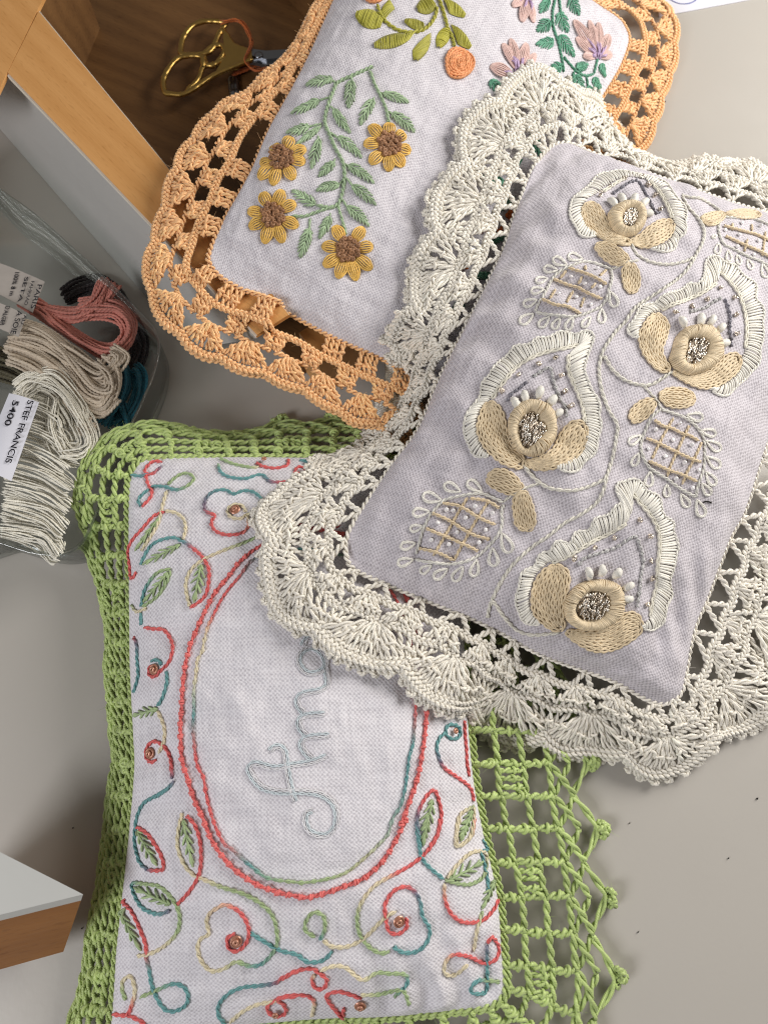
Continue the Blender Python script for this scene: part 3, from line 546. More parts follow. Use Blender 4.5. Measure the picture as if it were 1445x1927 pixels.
v2 = lambda a: np.asarray(a, float)
def rows(p, A, poly, n, col, r=.31, wd=.40, link=2.0, base=.30):
    po = cr(poly, 3, True)[:-1]; D = np.linalg.norm(po[:, None]-po[None], axis=2); i, j = np.unravel_index(np.argmax(D), D.shape); i, j = min(i, j), max(i, j)
    s1 = even(po[i:j+1], n=40); s2 = even(np.vstack([po[j:], po[:i+1]])[::-1], n=40); patch(p, A, poly, base, np.asarray(col)*.82)  # pad colour darkened to stand for shadow between the chain rows
    for k in range(n):
        f = .05+.90*k/(n-1); q = s1*(1-f)+s2*f; e = 2 if .1 < f < .9 else 0; q = q[e:40-e]
        chainline(p, A, [tuple(x) for x in q[::3]], r, wd, link*random.uniform(.92, 1.08), jit(col, .09), 1.2)
def fishbone(p, A, base, tip, wd, col, n=9, r=.27):
    base, tip = v2(base), v2(tip); d = tip-base; e = np.array([-d[1], d[0]])/np.linalg.norm(d); L = []
    bend = random.uniform(-.06, .06)*np.linalg.norm(d); mid = lambda f: base+d*f+e*bend*math.sin(math.pi*f)
    for i in range(n):
        f = .10+.86*i/(n-1); wf = wd*.5*(math.sin(math.pi*min(1, .12+f*.86))**.8)*random.uniform(.80, 1.16)
        for s_ in (-1, 1): L.append((mid(max(0, f-.30)), mid(f)+e*s_*wf))
    L.append((mid(.7), tip)); bows(p, A, L, r, rng.uniform(.2, .5, len(L)), col, ja=.16)
    bows(p, A, [(mid(0.0), mid(.45)), (mid(.4), mid(.8))], r*1.1, .35, col)
def satin(p, A, base, tip, wd, col, n=17, r=.27, slant=.35, arch=.5):
    base, tip = v2(base), v2(tip); d = tip-base; e = np.array([-d[1], d[0]])/np.linalg.norm(d); L = []
    w_ = lambda f: wd*.5*math.sin(math.pi*min(1, .10+.86*max(0, f)))**.7
    for i in range(n):
        f = .02+.94*i/(n-1); g = min(1, f+slant*(1-f)*.8); L.append((base+d*f-e*w_(f), base+d*g+e*w_(g)))
    bows(p, A, L, r, arch, col, ja=.15)
def lens(p, A, base, tip, wd, col, n=6, r=.27, arch=.55, loop=False):
    base, tip = v2(base), v2(tip); d = tip-base; e = np.array([-d[1], d[0]])/np.linalg.norm(d)
    for k in range(n):
        o = (k/(n-1)*2-1)*wd*.5; px = [base+e*o*.35, base+d*.3+e*o*.85, base+d*.62+e*o*1.0, base+d*.9+e*o*.55, tip+e*o*.08]
        pt, nn = proj(p, cr(px, 3)); s_ = np.linspace(0, 1, len(pt)); tube(A, pt+nn*(.15+arch*np.sin(np.pi*s_)*(1.1-abs(o)/wd))[:, None], r*random.uniform(.9, 1.1), jit(col, .08), 2, 2.4, ring=.6, nv=6, depth=.2, upn=nn)
def knots(p, A, c, rad, n, col, r=.62):
    c = v2(c); gold = 2.39996
    for k in range(n):
        q = c+np.array([math.cos(k*gold), math.sin(k*gold)])*rad*math.sqrt((k+.5)/n)+rng.normal(0, .7, 2); pt, nn = proj(p, [q]); o = pt[0]+nn[0]*random.uniform(.55, 1.1); nn = nn[0]+rng.normal(0, .35, 3)
        cc = jit(col, .16); torus(A, o, nn, r*.62, r*.52, cc, 11, 7); torus(A, o-nn*.35, nn+rng.normal(0, .3, 3), r*.7, r*.45, cc*.95, 10, 6)
def seed(p, A, at_, col, r=.62, lift=.5, axis=None):
    pt, nn = proj(p, [at_]); n = nn[0]+(rng.normal(0, .35, 3) if axis is None else axis); torus(A, pt[0]+nn[0]*lift, n, r*.42, r*.50, col, 14, 8)
def glint(p, A, at_):
    pt, nn = proj(p, [at_])
    for k in range(4): torus(A, pt[0]+nn[0]*.45+rng.normal(0, .22, 3), nn[0]+rng.normal(0, .8, 3), random.uniform(.3, .5), .17, jit((.72, .64, .55), .2), 9, 5)
def part(A, name, mat, p, parent=None): return A.build(name, mat, parent or p.root, p.org)
# ------------------------------------------------------------------ peach-edged pillow: sunflowers, sage, olive, roses, lotus
p = peach; a = K(450, 120, .2422)
SAGE, OLIVE, GOLDY, BROWN, ROSE, TEALG, PINK, LILAC = (.36, .48, .29), (.40, .375, .042), (.80, .50, .115), (.30, .145, .065), (.80, .33, .13), (.105, .33, .21), (.72, .50, .45), (.50, .36, .55)
A = Acc()
for ln, r in (([(1040, 25), (960, 60), (850, 110), (760, 155), (730, 220), (700, 300), (670, 400), (665, 470), (700, 550), (740, 650), (790, 740), (815, 820), (815, 920), (795, 1030), (760, 1100), (690, 1120), (600, 1100)], .58), ([(1015, 60), (1050, 160), (1100, 260), (1140, 360), (1160, 460)], .52), ([(765, 1100), (795, 1200), (830, 1330)], .45), ([(740, 1110), (620, 1150), (500, 1190), (410, 1185)], .52),
    ([(870, 95), (880, 150)], .35), ([(720, 130), (750, 150)], .35), ([(615, 288), (700, 265)], .35), ([(535, 495), (640, 470)], .4), ([(600, 520), (640, 480)], .35), ([(710, 330), (750, 375)], .35), ([(610, 560), (630, 610)], .3), ([(1050, 260), (1035, 300)], .3), ([(1095, 225), (1160, 255)], .35), ([(1160, 370), (1200, 405)], .35), ([(705, 535), (785, 590)], .35), ([(745, 735), (730, 790)], .3), ([(815, 775), (870, 815)], .35), ([(775, 940), (815, 890)], .3), ([(835, 890), (890, 965)], .35), ([(800, 1050), (850, 1135)], .35), ([(710, 1160), (700, 1210)], .3), ([(550, 1200), (545, 1300)], .35)):
    rope(p, A, a(*ln), r, SAGE, 2, 3.0)
sprig = part(A, 'sage_sprig', M_floss, p)
for b_, t_, wd in (((725, 125), (515, 172), 92), ((872, 140), (850, 352), 104), ((620, 288), (400, 392), 84), ((540, 490), (365, 542), 92), ((625, 500), (440, 632), 60), ((740, 360), (865, 545), 84), ((622, 590), (560, 822), 100), ((1040, 285), (940, 482), 92), ((1120, 235), (1320, 305), 88), ((1185, 390), (1365, 535), 100), ((770, 570), (955, 738), 92), ((735, 770), (615, 882), 84), ((850, 790), (1050, 932), 92), ((772, 945), (595, 990), 84), ((880, 950), (1065, 1102), 92), ((592, 1098), (405, 985), 96), ((840, 1110), (1012, 1266), 100), ((705, 1190), (620, 1362), 88), ((545, 1290), (470, 1512), 110)):
    A = Acc(); fishbone(p, A, *a(b_, t_), wd*.2422*.92, jit(SAGE, .1), 8, .215); part(A, 'leaf', M_floss, p, sprig)
for c, tips in (((330, 735), [(410, 570), (520, 660), (515, 770), (425, 905), (260, 950), (155, 900), (170, 800), (270, 640)]), ((265, 1180), [(180, 1000), (335, 980), (440, 1080), (460, 1270), (340, 1395), (195, 1400), (80, 1280), (65, 1150)]), ((1160, 635), [(1010, 480), (1165, 460), (1285, 540), (1330, 690), (1270, 805), (1160, 840), (1015, 780), (965, 625)]), ((840, 1445), [(735, 1260), (965, 1270), (1040, 1420), (1030, 1600), (910, 1690), (765, 1670), (655, 1575), (640, 1415)])):
    A = Acc(); knots(p, A, a(c)[0], 22, 30, BROWN, .66); fl = part(A, 'sunflower', M_floss, p); cx = v2(a(c)[0])
    for tp in tips:
        A = Acc(); t_ = v2(a(tp)[0]); d = (t_-cx)/np.linalg.norm(t_-cx); lens(p, A, cx+d*17, t_, 21, jit(GOLDY, .1), 6, .25, .7); part(A, 'petal', M_floss, p, fl)
a = K(650, 0, .2076); A = Acc()
for ln in ([(835, -30), (870, 70), (900, 170), (920, 250), (960, 340), (985, 430)], [(830, 70), (810, 150), (760, 230), (690, 280), (590, 300), (490, 285), (420, 250), (360, 200), (310, 130), (285, 50)]): rope(p, A, a(*ln), .6, OLIVE, 2, 3.4)
sp = part(A, 'olive_sprig', M_floss, p)
for b_, t_, wd, sl in (((330, 215), (95, 130), 175, .0), ((368, 205), (400, 25), 125, .9), ((570, 335), (250, 420), 130, -.3), ((720, 255), (535, 190), 90, .3), ((745, 285), (630, 555), 135, .9), ((815, 30), (645, 90), 150, .3), ((870, 10), (1082, 152), 110, .6), ((915, 265), (840, 438), 115, .1), ((935, 240), (1128, 440), 115, .8)):
    A = Acc(); satin(p, A, *a(b_, t_), wd*.2076, jit(OLIVE, .15), 22, .215, sl, rng.uniform(.35, .7, 22)); part(A, 'leaf', M_floss, p, sp)
for c, rx, ry in (((1025, 580), 132, 142), ((265, -75), 110, 112)):
    A = Acc(); cx, cy = a(c)[0]; patch(p, A, [(cx+rx*.19*math.cos(t), cy+ry*.19*math.sin(t)) for t in np.linspace(0, 6.28, 14)[:-1]], .5, ROSE)
    for k in range(9):
        f = (k+.6)/9; th = np.linspace(0, 6.6, 22)+k*1.7; w1 = 1+.06*np.sin(th*3+k)
        pt, nn = proj(p, [(cx+rx*.2076*f*math.cos(t)*q_, cy+ry*.2076*f*math.sin(t)*q_) for t, q_ in zip(th, w1)]); tube(A, pt+nn*(1.2-.75*f+.15*np.sin(th*2.3+k))[:, None], .42, jit(ROSE, .12), 2, 2.4, upn=nn)
    part(A, 'rose', M_floss, p)
a = K(900, 0, .2699); A = Acc()
for ln in ([(535, -20), (512, 100), (520, 200), (550, 290), (575, 400), (592, 505)], [(560, 0), (570, 100)], [(590, 400), (640, 460), (690, 510), (750, 530), (800, 515)], [(750, 540), (760, 620)], [(800, 515), (825, 415)], [(520, 290), (500, 300)], [(660, 500), (650, 560)]): rope(p, A, a(*ln), .5, TEALG, 2, 3.0)
sp = part(A, 'teal_sprig', M_floss, p)
for b_, t_, wd in (((482, 0), (425, 95), 74), ((640, -10), (702, 112), 84), ((495, 150), (402, 222), 92), ((560, 90), (622, 232), 92), ((520, 300), (395, 312), 84), ((560, 250), (668, 402), 84), ((575, 470), (485, 485), 84), ((680, 480), (762, 448), 80), ((668, 525), (715, 672), 74), ((760, 600), (782, 742), 62), ((802, 540), (845, 655), 58), ((852, 445), (880, 542), 44), ((75, 565), (215, 692), 84)):
    A = Acc(); fishbone(p, A, *a(b_, t_), wd*.2699, jit(TEALG, .12), 8, .225); part(A, 'leaf', M_floss, p, sp)
for ps_ in ([((275, 505), (220, 270), 62), ((255, 480), (165, 305), 52), ((285, 500), (330, 300), 66), ((305, 505), (395, 375), 52), ((235, 535), (80, 460), 78)], [((830, 395), (768, 142), 50), ((820, 385), (662, 142), 66), ((833, 390), (832, 158), 52), ((845, 395), (905, 240), 62), ((815, 398), (678, 262), 66), ((810, 400), (724, 392), 52), ((845, 400), (928, 380), 52)], [((330, 0), (300, 157), 66), ((345, 10), (382, 162), 42), ((320, 0), (230, 45), 52), ((335, -10), (300, -120), 60), ((345, 0), (420, -60), 50)]):
    A = Acc(); b0 = v2(a(ps_[0][0])[0]); lens(p, A, b0+(0, 6), b0-(0, 10), 14, LILAC, 4, .28); lf = part(A, 'lotus_flower', M_floss, p)
    for b_, t_, wd in ps_:
        A = Acc(); lens(p, A, *a(b_, t_), wd*.2699, jit(PINK, .08), 7, .25, .7); B_, T_2 = a(b_, t_); bows(p, A, [(B_, v2(B_)+(v2(T_2)-v2(B_))*f+rng.normal(0, 2, 2)) for f in (.35, .5, .42)], .24, 1.0, LILAC); part(A, 'petal', M_floss, p, lf)
A = Acc(); rope(p, A, [(980, 300), (950, 350), (930, 420), (905, 480), (880, 540)], .5, TEALG, 2, 3.0); sp = part(A, 'berry_sprig', M_floss, p)
for b_, t_ in (((948, 345), (905, 332)), ((935, 395), (968, 372)), ((915, 455), (962, 440)), ((905, 480), (860, 470)), ((890, 520), (930, 520)), ((870, 560), (850, 600)), ((1000, 250), (1020, 300))):
    A = Acc(); fishbone(p, A, b_, t_, 18, TEALG, 8, .29); part(A, 'leaf', M_floss, p, sp)
for c in ((821, 437), (829, 441), (955, 405), (938, 435), (905, 430), (872, 500)):
    A = Acc(); knots(p, A, c, 5, 4, (.55, .12, .015), .7); part(A, 'french_knot', M_floss, p, sp)
# ------------------------------------------------------------------ cream-edged pillow
p = white; BONE, SILV, SMOKE = (.86, .83, .755), [(.72, .66, .58), (.52, .44, .35), (.80, .76, .70)], (.22, .21, .245)
def flower(a, outer, inner, chains, beads, dark, pale, puffs, ring_o, ring_i, pet):
    A = Acc(); o, i_ = cr(a(*outer), 2), cr(a(*inner), 2); n = int(len(o)*2/5.7); O, I = even(o, n=n), even(i_, n=n)
    sgn = np.abs(np.sin(np.arange(n)*math.pi/8.5))**.5; O2 = I+(O-I)*(.84+.20*sgn)[:, None]; O2[1:-1] = .2*O2[:-2]+.6*O2[1:-1]+.2*O2[2:]
    bows(p, A, [(I[k]+rng.normal(0, .6, 2), O2[k]+rng.normal(0, .7, 2)) for k in range(n)], .31, rng.uniform(.22, .6, n), BONE)
    rope(p, A, [tuple(q) for q in O2[::2]], .40, BONE, 2, 2.6, lift=.9)
    for c in chains: chainline(p, A, a(*c), .33, .36, 2.0, (.78, .74, .63), .7)
    fl = part(A, 'embroidered_flower', M_floss, p)
    for c in pet:
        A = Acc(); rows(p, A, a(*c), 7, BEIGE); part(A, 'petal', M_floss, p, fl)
    A = Acc(); po, pi = cr(a(*ring_o), 2, True), cr(a(*ring_i), 2, True); ce = pi.mean(0); N_ = 96
    def rad(pp, th):
        d = pp-ce; an = np.arctan2(d[:, 1], d[:, 0]); rr = np.linalg.norm(d, axis=1); k = np.argsort(an); return np.interp(th, np.r_[an[k]-6.2832, an[k], an[k]+6.2832], np.r_[rr[k]]*1.0 if False else np.r_[rr[k], rr[k], rr[k]])
    th = np.linspace(-np.pi, np.pi, N_, endpoint=False); ro, ri = rad(po, th), rad(pi, th); dv = np.stack([np.cos(th), np.sin(th)], 1)
    fr = (1.0, .93, .75, .5, .22, 0.0); hh = (.1, 1.1, 2.0, 2.3, 1.7, .3); px = np.vstack([ce+dv*(ri+(ro-ri)*f)[:, None] for f in fr]); pt, nn = proj(p, px); pt = pt.reshape(6, N_, 3); nn = nn.reshape(6, N_, 3)
    gv = pt+nn*(np.array(hh)-.18)[:, None, None]; i2 = np.arange(5)[:, None]*N_; j2 = np.arange(N_)[None]; A.add(gv.reshape(-1, 3), np.stack([i2+j2, i2+N_+j2, i2+N_+(j2+1) % N_, i2+(j2+1) % N_], -1).reshape(-1, 4)[:, ::-1], (.62, .50, .33))
    for k in range(N_): tube(A, cr(pt[:, k]+nn[:, k]*(np.array(hh)+rng.normal(0, .06))[:, None], .5), .25, jit((.72, .59, .40), .12), 0, nv=6, ring=.6, upn=nn[:, k])
    part(A, 'padded_ring', M_floss, p, fl)
    A = Acc(); patch(p, A, [tuple(ce+(q-ce)*1.02) for q in pi[::6]], .5, (.62, .54, .45)); L = []
    bb = np.ptp(pi, axis=0)
    for k in range(120):
        r_ = math.sqrt(random.random()); t = random.uniform(-3.14, 3.14); q = ce+np.array([math.cos(t), math.sin(t)])*rad(pi, np.array([t]))[0]*r_*.95; L.append((q-np.array([2, -5])*random.uniform(.6, 1.2), q+np.array([2, -5])*random.uniform(.6, 1.2)))
    bows(p, A, L, .15, .9, np.array([SILV[k % 3] for k in range(len(L))]), lift=4, ja=.2); part(A, 'metallic_center', M_metal, p, fl)
    for c in puffs:
        A = Acc(); q = v2(a(c)[0]); d = (q-ce)/np.linalg.norm(q-ce); pt, nn = proj(p, cr([q-d*16, q-d*4, q+d*5], 3)); s_ = np.linspace(0, 1, len(pt))
        tube(A, pt+nn*(.5+.7*np.sin(np.pi*s_))[:, None], 1.1, (.80, .77, .70), 4, 3.0, upn=nn, depth=.3, taper=.5); part(A, 'bullion_knot', M_floss, p, fl)
    for c, cl in ((dark, SMOKE), (pale, (.55, .54, .53))):
        if c: A = Acc(); rope(p, A, a(*c), .45, cl, 2, 2.2, lift=.6, rmod=lambda s: 1+.55*np.sin(s*3.3)); part(A, 'knotted_line', M_floss, p, fl)
    for c in beads: A = Acc(); glint(p, A, a(c)[0]); part(A, 'metallic_knot', M_metal, p, fl)
flower(K(850, 610, .2215), [(310, 1130), (200, 1120), (140, 1040), (110, 920), (105, 800), (180, 690), (240, 600), (275, 480), (380, 350), (490, 240), (540, 190), (660, 165), (700, 130), (820, 115), (890, 70), (1040, 80), (1140, 60), (1210, 130), (1150, 240), (1135, 330), (1130, 440), (1190, 560), (1245, 680), (1260, 820), (1240, 960), (1210, 1090), (1120, 1180), (1050, 1250), (930, 1250), (900, 1230)],
    [(310, 1100), (260, 1040), (215, 900), (210, 800), (270, 690), (345, 620), (410, 520), (540, 370), (650, 290), (770, 245), (900, 210), (1090, 180), (990, 260), (985, 360), (1020, 480), (1070, 600), (1110, 720), (1130, 820), (1130, 950), (1100, 1080), (1000, 1150), (900, 1200)],
    [[(340, 640), (410, 530), (530, 390), (640, 310), (760, 255), (880, 225), (1000, 200), (1090, 180)], [(985, 265), (985, 380), (1030, 500), (1080, 620), (1110, 730), (1120, 840)]],
    [(420, 575), (565, 440), (730, 345), (878, 290), (918, 435), (950, 580), (1000, 710)], [(470, 660), (500, 600), (570, 550), (640, 490)], [(690, 450), (760, 400), (830, 370), (850, 460), (885, 560), (910, 640), (960, 700), (975, 790)], [(520, 660), (610, 600), (740, 570), (850, 640), (905, 750)],
    [(690, 645), (600, 665), (530, 720), (490, 810), (480, 920), (490, 1020), (560, 1090), (680, 1130), (790, 1090), (860, 1000), (885, 900), (870, 780), (810, 690)], [(690, 760), (620, 780), (580, 850), (580, 940), (600, 1010), (640, 1050), (710, 1000), (770, 910), (740, 830)],
    [[(350, 670), (280, 700), (230, 800), (215, 900), (260, 1020), (340, 1110), (460, 1200), (590, 1220), (610, 1150), (520, 1060), (470, 980), (460, 850), (430, 740)], [(610, 1180), (720, 1230), (880, 1220), (1010, 1170), (1110, 1060), (1140, 930), (1110, 850), (1040, 825), (970, 870), (910, 960), (860, 1060), (760, 1130)]])
flower(K(1140, 470, .2111), [(270, 795), (195, 750), (190, 690), (240, 620), (320, 500), (440, 470), (480, 430), (570, 380), (690, 350), (720, 300), (830, 290), (870, 200), (870, 100), (940, 60), (1030, 90), (1060, 120), (1130, 130), (1180, 200), (1240, 240), (1320, 310), (1330, 420), (1390, 540), (1390, 720), (1370, 900), (1340, 1030), (1260, 1130), (1170, 1200), (1100, 1290), (1010, 1300), (910, 1250)],
    [(285, 770), (300, 680), (380, 580), (490, 535), (600, 470), (720, 440), (860, 370), (980, 290), (1010, 190), (1060, 260), (1150, 350), (1210, 470), (1240, 600), (1250, 740), (1240, 860), (1200, 980), (1170, 1090), (1080, 1180), (960, 1240)],
    [[(490, 535), (590, 490), (700, 455), (850, 385), (980, 300)], [(1000, 190), (1050, 240), (1140, 340), (1200, 450), (1235, 590), (1245, 740), (1230, 880)]],
    [(615, 555), (750, 510), (895, 445), (1010, 335), (1140, 430), (1150, 580), (1150, 755)], [(1050, 440), (1080, 520), (1100, 610), (1095, 700), (1105, 790), (1110, 870)], [(740, 555), (820, 535), (890, 510), (950, 465), (1020, 430)], [(650, 625), (820, 610), (930, 620), (1025, 700), (1050, 840)],
    [(820, 680), (700, 700), (610, 790), (580, 900), (555, 990), (620, 1080), (740, 1120), (880, 1080), (990, 990), (1020, 910), (990, 790), (930, 710)], [(830, 800), (730, 810), (700, 900), (670, 970), (700, 1020), (790, 1010), (880, 920), (890, 850)],
    [[(460, 580), (380, 610), (310, 700), (285, 780), (310, 900), (370, 1000), (470, 1080), (560, 1080), (510, 970), (490, 890), (540, 760), (550, 660)], [(580, 1090), (680, 1160), (820, 1230), (950, 1230), (1080, 1160), (1160, 1080), (1190, 980), (1150, 930), (1060, 940), (990, 1020), (880, 1100), (740, 1140)]])
flower(K(1040, 300, .2803), [(290, 525), (190, 520), (140, 450), (110, 370), (115, 280), (180, 230), (240, 170), (320, 100), (440, 80), (540, 95), (640, 120), (740, 150), (800, 230), (870, 310), (890, 410), (880, 500), (830, 540), (820, 600), (740, 625), (660, 605)],
    [(280, 500), (220, 440), (190, 360), (210, 290), (290, 230), (370, 170), (470, 125), (540, 120), (620, 140), (690, 180), (750, 260), (790, 350), (810, 440), (790, 520), (720, 580), (680, 600)],
    [[(330, 220), (420, 165), (480, 130)], [(650, 150), (710, 220), (760, 300), (800, 400)]], [(310, 250), (385, 185), (480, 135), (590, 118), (635, 175), (685, 245), (715, 345)], [(400, 235), (460, 190), (520, 155), (570, 150), (610, 220), (650, 290), (680, 360), (720, 360)], None, [(375, 295), (450, 270), (540, 270), (610, 300), (640, 380)],
    [(510, 300), (420, 320), (365, 380), (390, 470), (440, 520), (530, 525), (600, 460), (620, 380), (580, 320)], [(510, 350), (460, 380), (465, 440), (500, 470), (550, 440), (555, 370)],
    [[(240, 295), (195, 340), (200, 420), (250, 490), (330, 540), (430, 575), (510, 580), (500, 545), (410, 510), (370, 450), (340, 370), (300, 310)], [(520, 560), (600, 595), (690, 580), (770, 530), (805, 460), (780, 415), (710, 415), (640, 460), (590, 510)]])
flower(K(960, 890, .2215), [(240, 1290), (130, 1270), (65, 1180), (50, 1080), (65, 960), (110, 830), (200, 790), (250, 690), (330, 650), (400, 575), (500, 600), (540, 510), (660, 480), (710, 390), (820, 350), (900, 280), (960, 250), (900, 180), (900, 100), (990, 50), (1090, 75), (1150, 140), (1250, 200), (1280, 300), (1300, 370), (1380, 420), (1390, 530), (1420, 650), (1380, 800), (1350, 950), (1360, 1040), (1310, 1170), (1270, 1310), (1150, 1330), (1110, 1300)],
    [(250, 1260), (170, 1150), (160, 1000), (220, 850), (330, 760), (450, 740), (580, 650), (710, 560), (830, 510), (960, 440), (1030, 320), (1030, 180), (1130, 290), (1220, 400), (1255, 520), (1255, 660), (1240, 800), (1230, 960), (1200, 1100), (1170, 1230), (1120, 1290)],
    [[(350, 760), (480, 710), (600, 640), (720, 570), (840, 510), (980, 430)], [(1030, 170), (1110, 270), (1200, 380), (1250, 500), (1260, 640), (1245, 800), (1240, 950), (1200, 1100), (1180, 1220)]],
    [(540, 730), (710, 635), (880, 560), (1090, 400), (1185, 535), (1190, 750), (1190, 900), (1155, 1110)], None, [(570, 780), (640, 715), (790, 670), (900, 630), (1000, 560), (1060, 540), (1100, 640), (1120, 760), (1100, 880), (1090, 1000), (1070, 1140)], [(640, 830), (760, 800), (905, 830), (1010, 950), (1000, 1070)],
    [(740, 905), (600, 930), (500, 1010), (450, 1120), (470, 1240), (560, 1310), (680, 1330), (800, 1300), (920, 1200), (965, 1090), (930, 970), (850, 920)], [(700, 1010), (610, 1040), (550, 1120), (560, 1200), (650, 1240), (760, 1220), (820, 1140), (810, 1050)],
    [[(390, 785), (280, 830), (200, 930), (170, 1050), (190, 1170), (270, 1270), (380, 1330), (450, 1310), (440, 1180), (450, 1090), (490, 980), (495, 850)], [(470, 1340), (550, 1430), (700, 1510), (850, 1510), (1000, 1440), (1100, 1340), (1100, 1250), (1060, 1190), (980, 1180), (900, 1240), (760, 1320), (600, 1340)]])
for ln in ([(983, 874), (996, 891), (1014, 908), (1037, 920), (1071, 923), (1097, 919), (1125, 908), (1140, 896), (1151, 860), (1158, 823), (1160, 800), (1145, 774), (1133, 743), (1126, 710), (1127, 683), (1133, 661), (1144, 643), (1160, 621), (1176, 605), (1193, 580), (1224, 559), (1250, 542), (1279, 521), (1300, 495), (1310, 476), (1320, 457), (1323, 434), (1312, 412), (1292, 390), (1281, 370)], [(1281, 368), (1297, 373), (1315, 374), (1337, 387), (1357, 401)], [(1136, 670), (1149, 694), (1160, 705), (1174, 715), (1199, 724), (1224, 724), (1246, 711), (1262, 699)], [(1186, 460), (1194, 477), (1208, 488), (1231, 496), (1259, 498), (1287, 493), (1304, 485)],
    [(1140, 898), (1133, 925), (1119, 948), (1093, 967), (1060, 985), (1033, 1007), (1000, 1029), (969, 1057), (950, 1082), (935, 1107), (922, 1138), (917, 1162)], [(924, 1130), (932, 1137), (947, 1159), (972, 1184), (1002, 1194), (1052, 1190)]):
    A = Acc(); rope(p, A, ln, .52, (.74, .71, .63), 2, 3.6); part(A, 'stitched_stem', M_floss, p)
def berry(a, outs, stem, la, lb, beads, loops, leaves, wd):
    A = Acc()
    for o in outs: rope(p, A, a(*o), .46, (.74, .72, .66), 2, 3.0)
    rope(p, A, a(*stem), .42, (.74, .71, .63), 2, 3.4); be = part(A, 'latticed_berry', M_floss, p)
    for c in lb: A = Acc(); rope(p, A, a(*c), .42, BEIGE, 2, 2.6, lift=.5); part(A, 'lattice_bar', M_floss, p, be)
    for c in la: A = Acc(); rope(p, A, a(*c), .48, BEIGE, 2, 2.6, lift=1.0); part(A, 'lattice_bar', M_floss, p, be)
    for c in beads: A = Acc(); seed(p, A, a(c)[0], (.90, .87, .87), .62, .42); part(A, 'pearl_bead', M_bead, p, be)
    for b_, t_ in loops:
        A = Acc(); B_, T_2 = map(v2, a(b_, t_)); d = T_2-B_; e = np.array([-d[1], d[0]])*.26
        for k in (1.0, .72): rope(p, A, [tuple(q) for q in (B_, B_+d*.45+e*k*.85, B_+d*.8+e*k, B_+d*(.86+.14*k), B_+d*.8-e*k, B_+d*.45-e*k*.85, B_)], .27, BONE, 2, 2.2, lift=.7)
        part(A, 'loop_stitch', M_floss, p, be)
    for c in leaves:
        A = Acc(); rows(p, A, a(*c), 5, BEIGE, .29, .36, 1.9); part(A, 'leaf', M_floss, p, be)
berry(K(730, 870, .2076), [[(1040, 360), (940, 320), (850, 285), (740, 290), (620, 310), (500, 350), (400, 460), (340, 560), (310, 640), (280, 740), (250, 830)], [(240, 880), (350, 900), (480, 915), (600, 920), (720, 890), (820, 840), (920, 750), (1000, 650), (1030, 550), (1025, 450), (1040, 380)]], [(1040, 360), (1100, 310), (1200, 250), (1290, 215), (1370, 195)],
    [[(740, 325), (900, 360), (1000, 415)], [(490, 370), (650, 400), (800, 490), (970, 565)], [(400, 470), (570, 540), (740, 640), (920, 700)], [(350, 600), (500, 660), (680, 740), (810, 805)], [(280, 775), (420, 810), (600, 890)]], [[(720, 320), (640, 450), (540, 620), (480, 720), (410, 850)], [(915, 350), (800, 520), (720, 660), (650, 790), (600, 890)]],
    [(525, 435), (590, 440), (785, 405), (935, 460), (705, 505), (450, 550), (630, 630), (880, 605), (395, 700), (548, 742), (820, 725)], [((850, 270), (715, 170)), ((660, 270), (505, 200)), ((490, 350), (310, 300)), ((380, 450), (220, 460)), ((320, 580), (195, 610)), ((250, 730), (110, 770)), ((230, 880), (85, 920)), ((400, 930), (290, 1000)), ((540, 960), (410, 1050)), ((680, 940), (590, 1075)), ((800, 880), (765, 1035)), ((945, 770), (955, 945)), ((1025, 640), (1105, 820))],
    [[(905, 150), (950, 80), (1040, 65), (1130, 110), (1190, 190), (1210, 240), (1120, 290), (1020, 260), (930, 210)], [(1160, 290), (1240, 270), (1290, 350), (1320, 450), (1330, 530), (1300, 600), (1240, 615), (1160, 580), (1140, 480), (1130, 370)]], 1)
berry(K(1160, 720, .15225), [[(540, 330), (700, 380), (830, 430), (940, 510), (1030, 610), (1070, 720), (1075, 850), (1070, 980), (1060, 1080), (1020, 1200), (980, 1330), (980, 1410)], [(980, 1410), (850, 1350), (720, 1270), (600, 1180), (480, 1110), (390, 1040), (320, 920), (290, 800), (310, 680), (360, 560), (410, 450), (480, 370), (540, 330)]], [(540, 330), (490, 230), (420, 150), (350, 70), (330, 30)],
    [[(450, 460), (560, 540), (650, 560), (800, 640), (880, 660), (1000, 730)], [(350, 690), (480, 740), (700, 850), (880, 930), (1020, 980)], [(380, 970), (600, 1070), (800, 1140), (980, 1220)]], [[(690, 440), (620, 560), (520, 750), (430, 940)], [(890, 530), (800, 720), (730, 870), (640, 1070), (620, 1160)], [(1040, 740), (960, 920), (860, 1110), (800, 1260)]],
    [(470, 580), (765, 505), (680, 715), (915, 775), (375, 825), (585, 915), (825, 990), (1000, 1080), (720, 1185), (925, 1300)], [((850, 400), (1060, 440)), ((1030, 590), (1220, 640)), ((1090, 720), (1280, 830)), ((1090, 910), (1270, 1050)), ((1090, 1100), (1210, 1270)), ((1040, 1240), (1150, 1390)), ((980, 1440), (1060, 1660)), ((780, 1370), (880, 1540)), ((610, 1250), (610, 1420)), ((410, 1090), (380, 1290)), ((270, 870), (190, 1030)), ((300, 650), (140, 760))],
    [[(520, 170), (590, 90), (720, 70), (850, 90), (940, 170), (930, 260), (830, 310), (700, 310), (590, 280)], [(430, 220), (320, 220), (210, 290), (150, 380), (160, 460), (230, 495), (340, 450), (420, 370), (460, 290)]], 1)
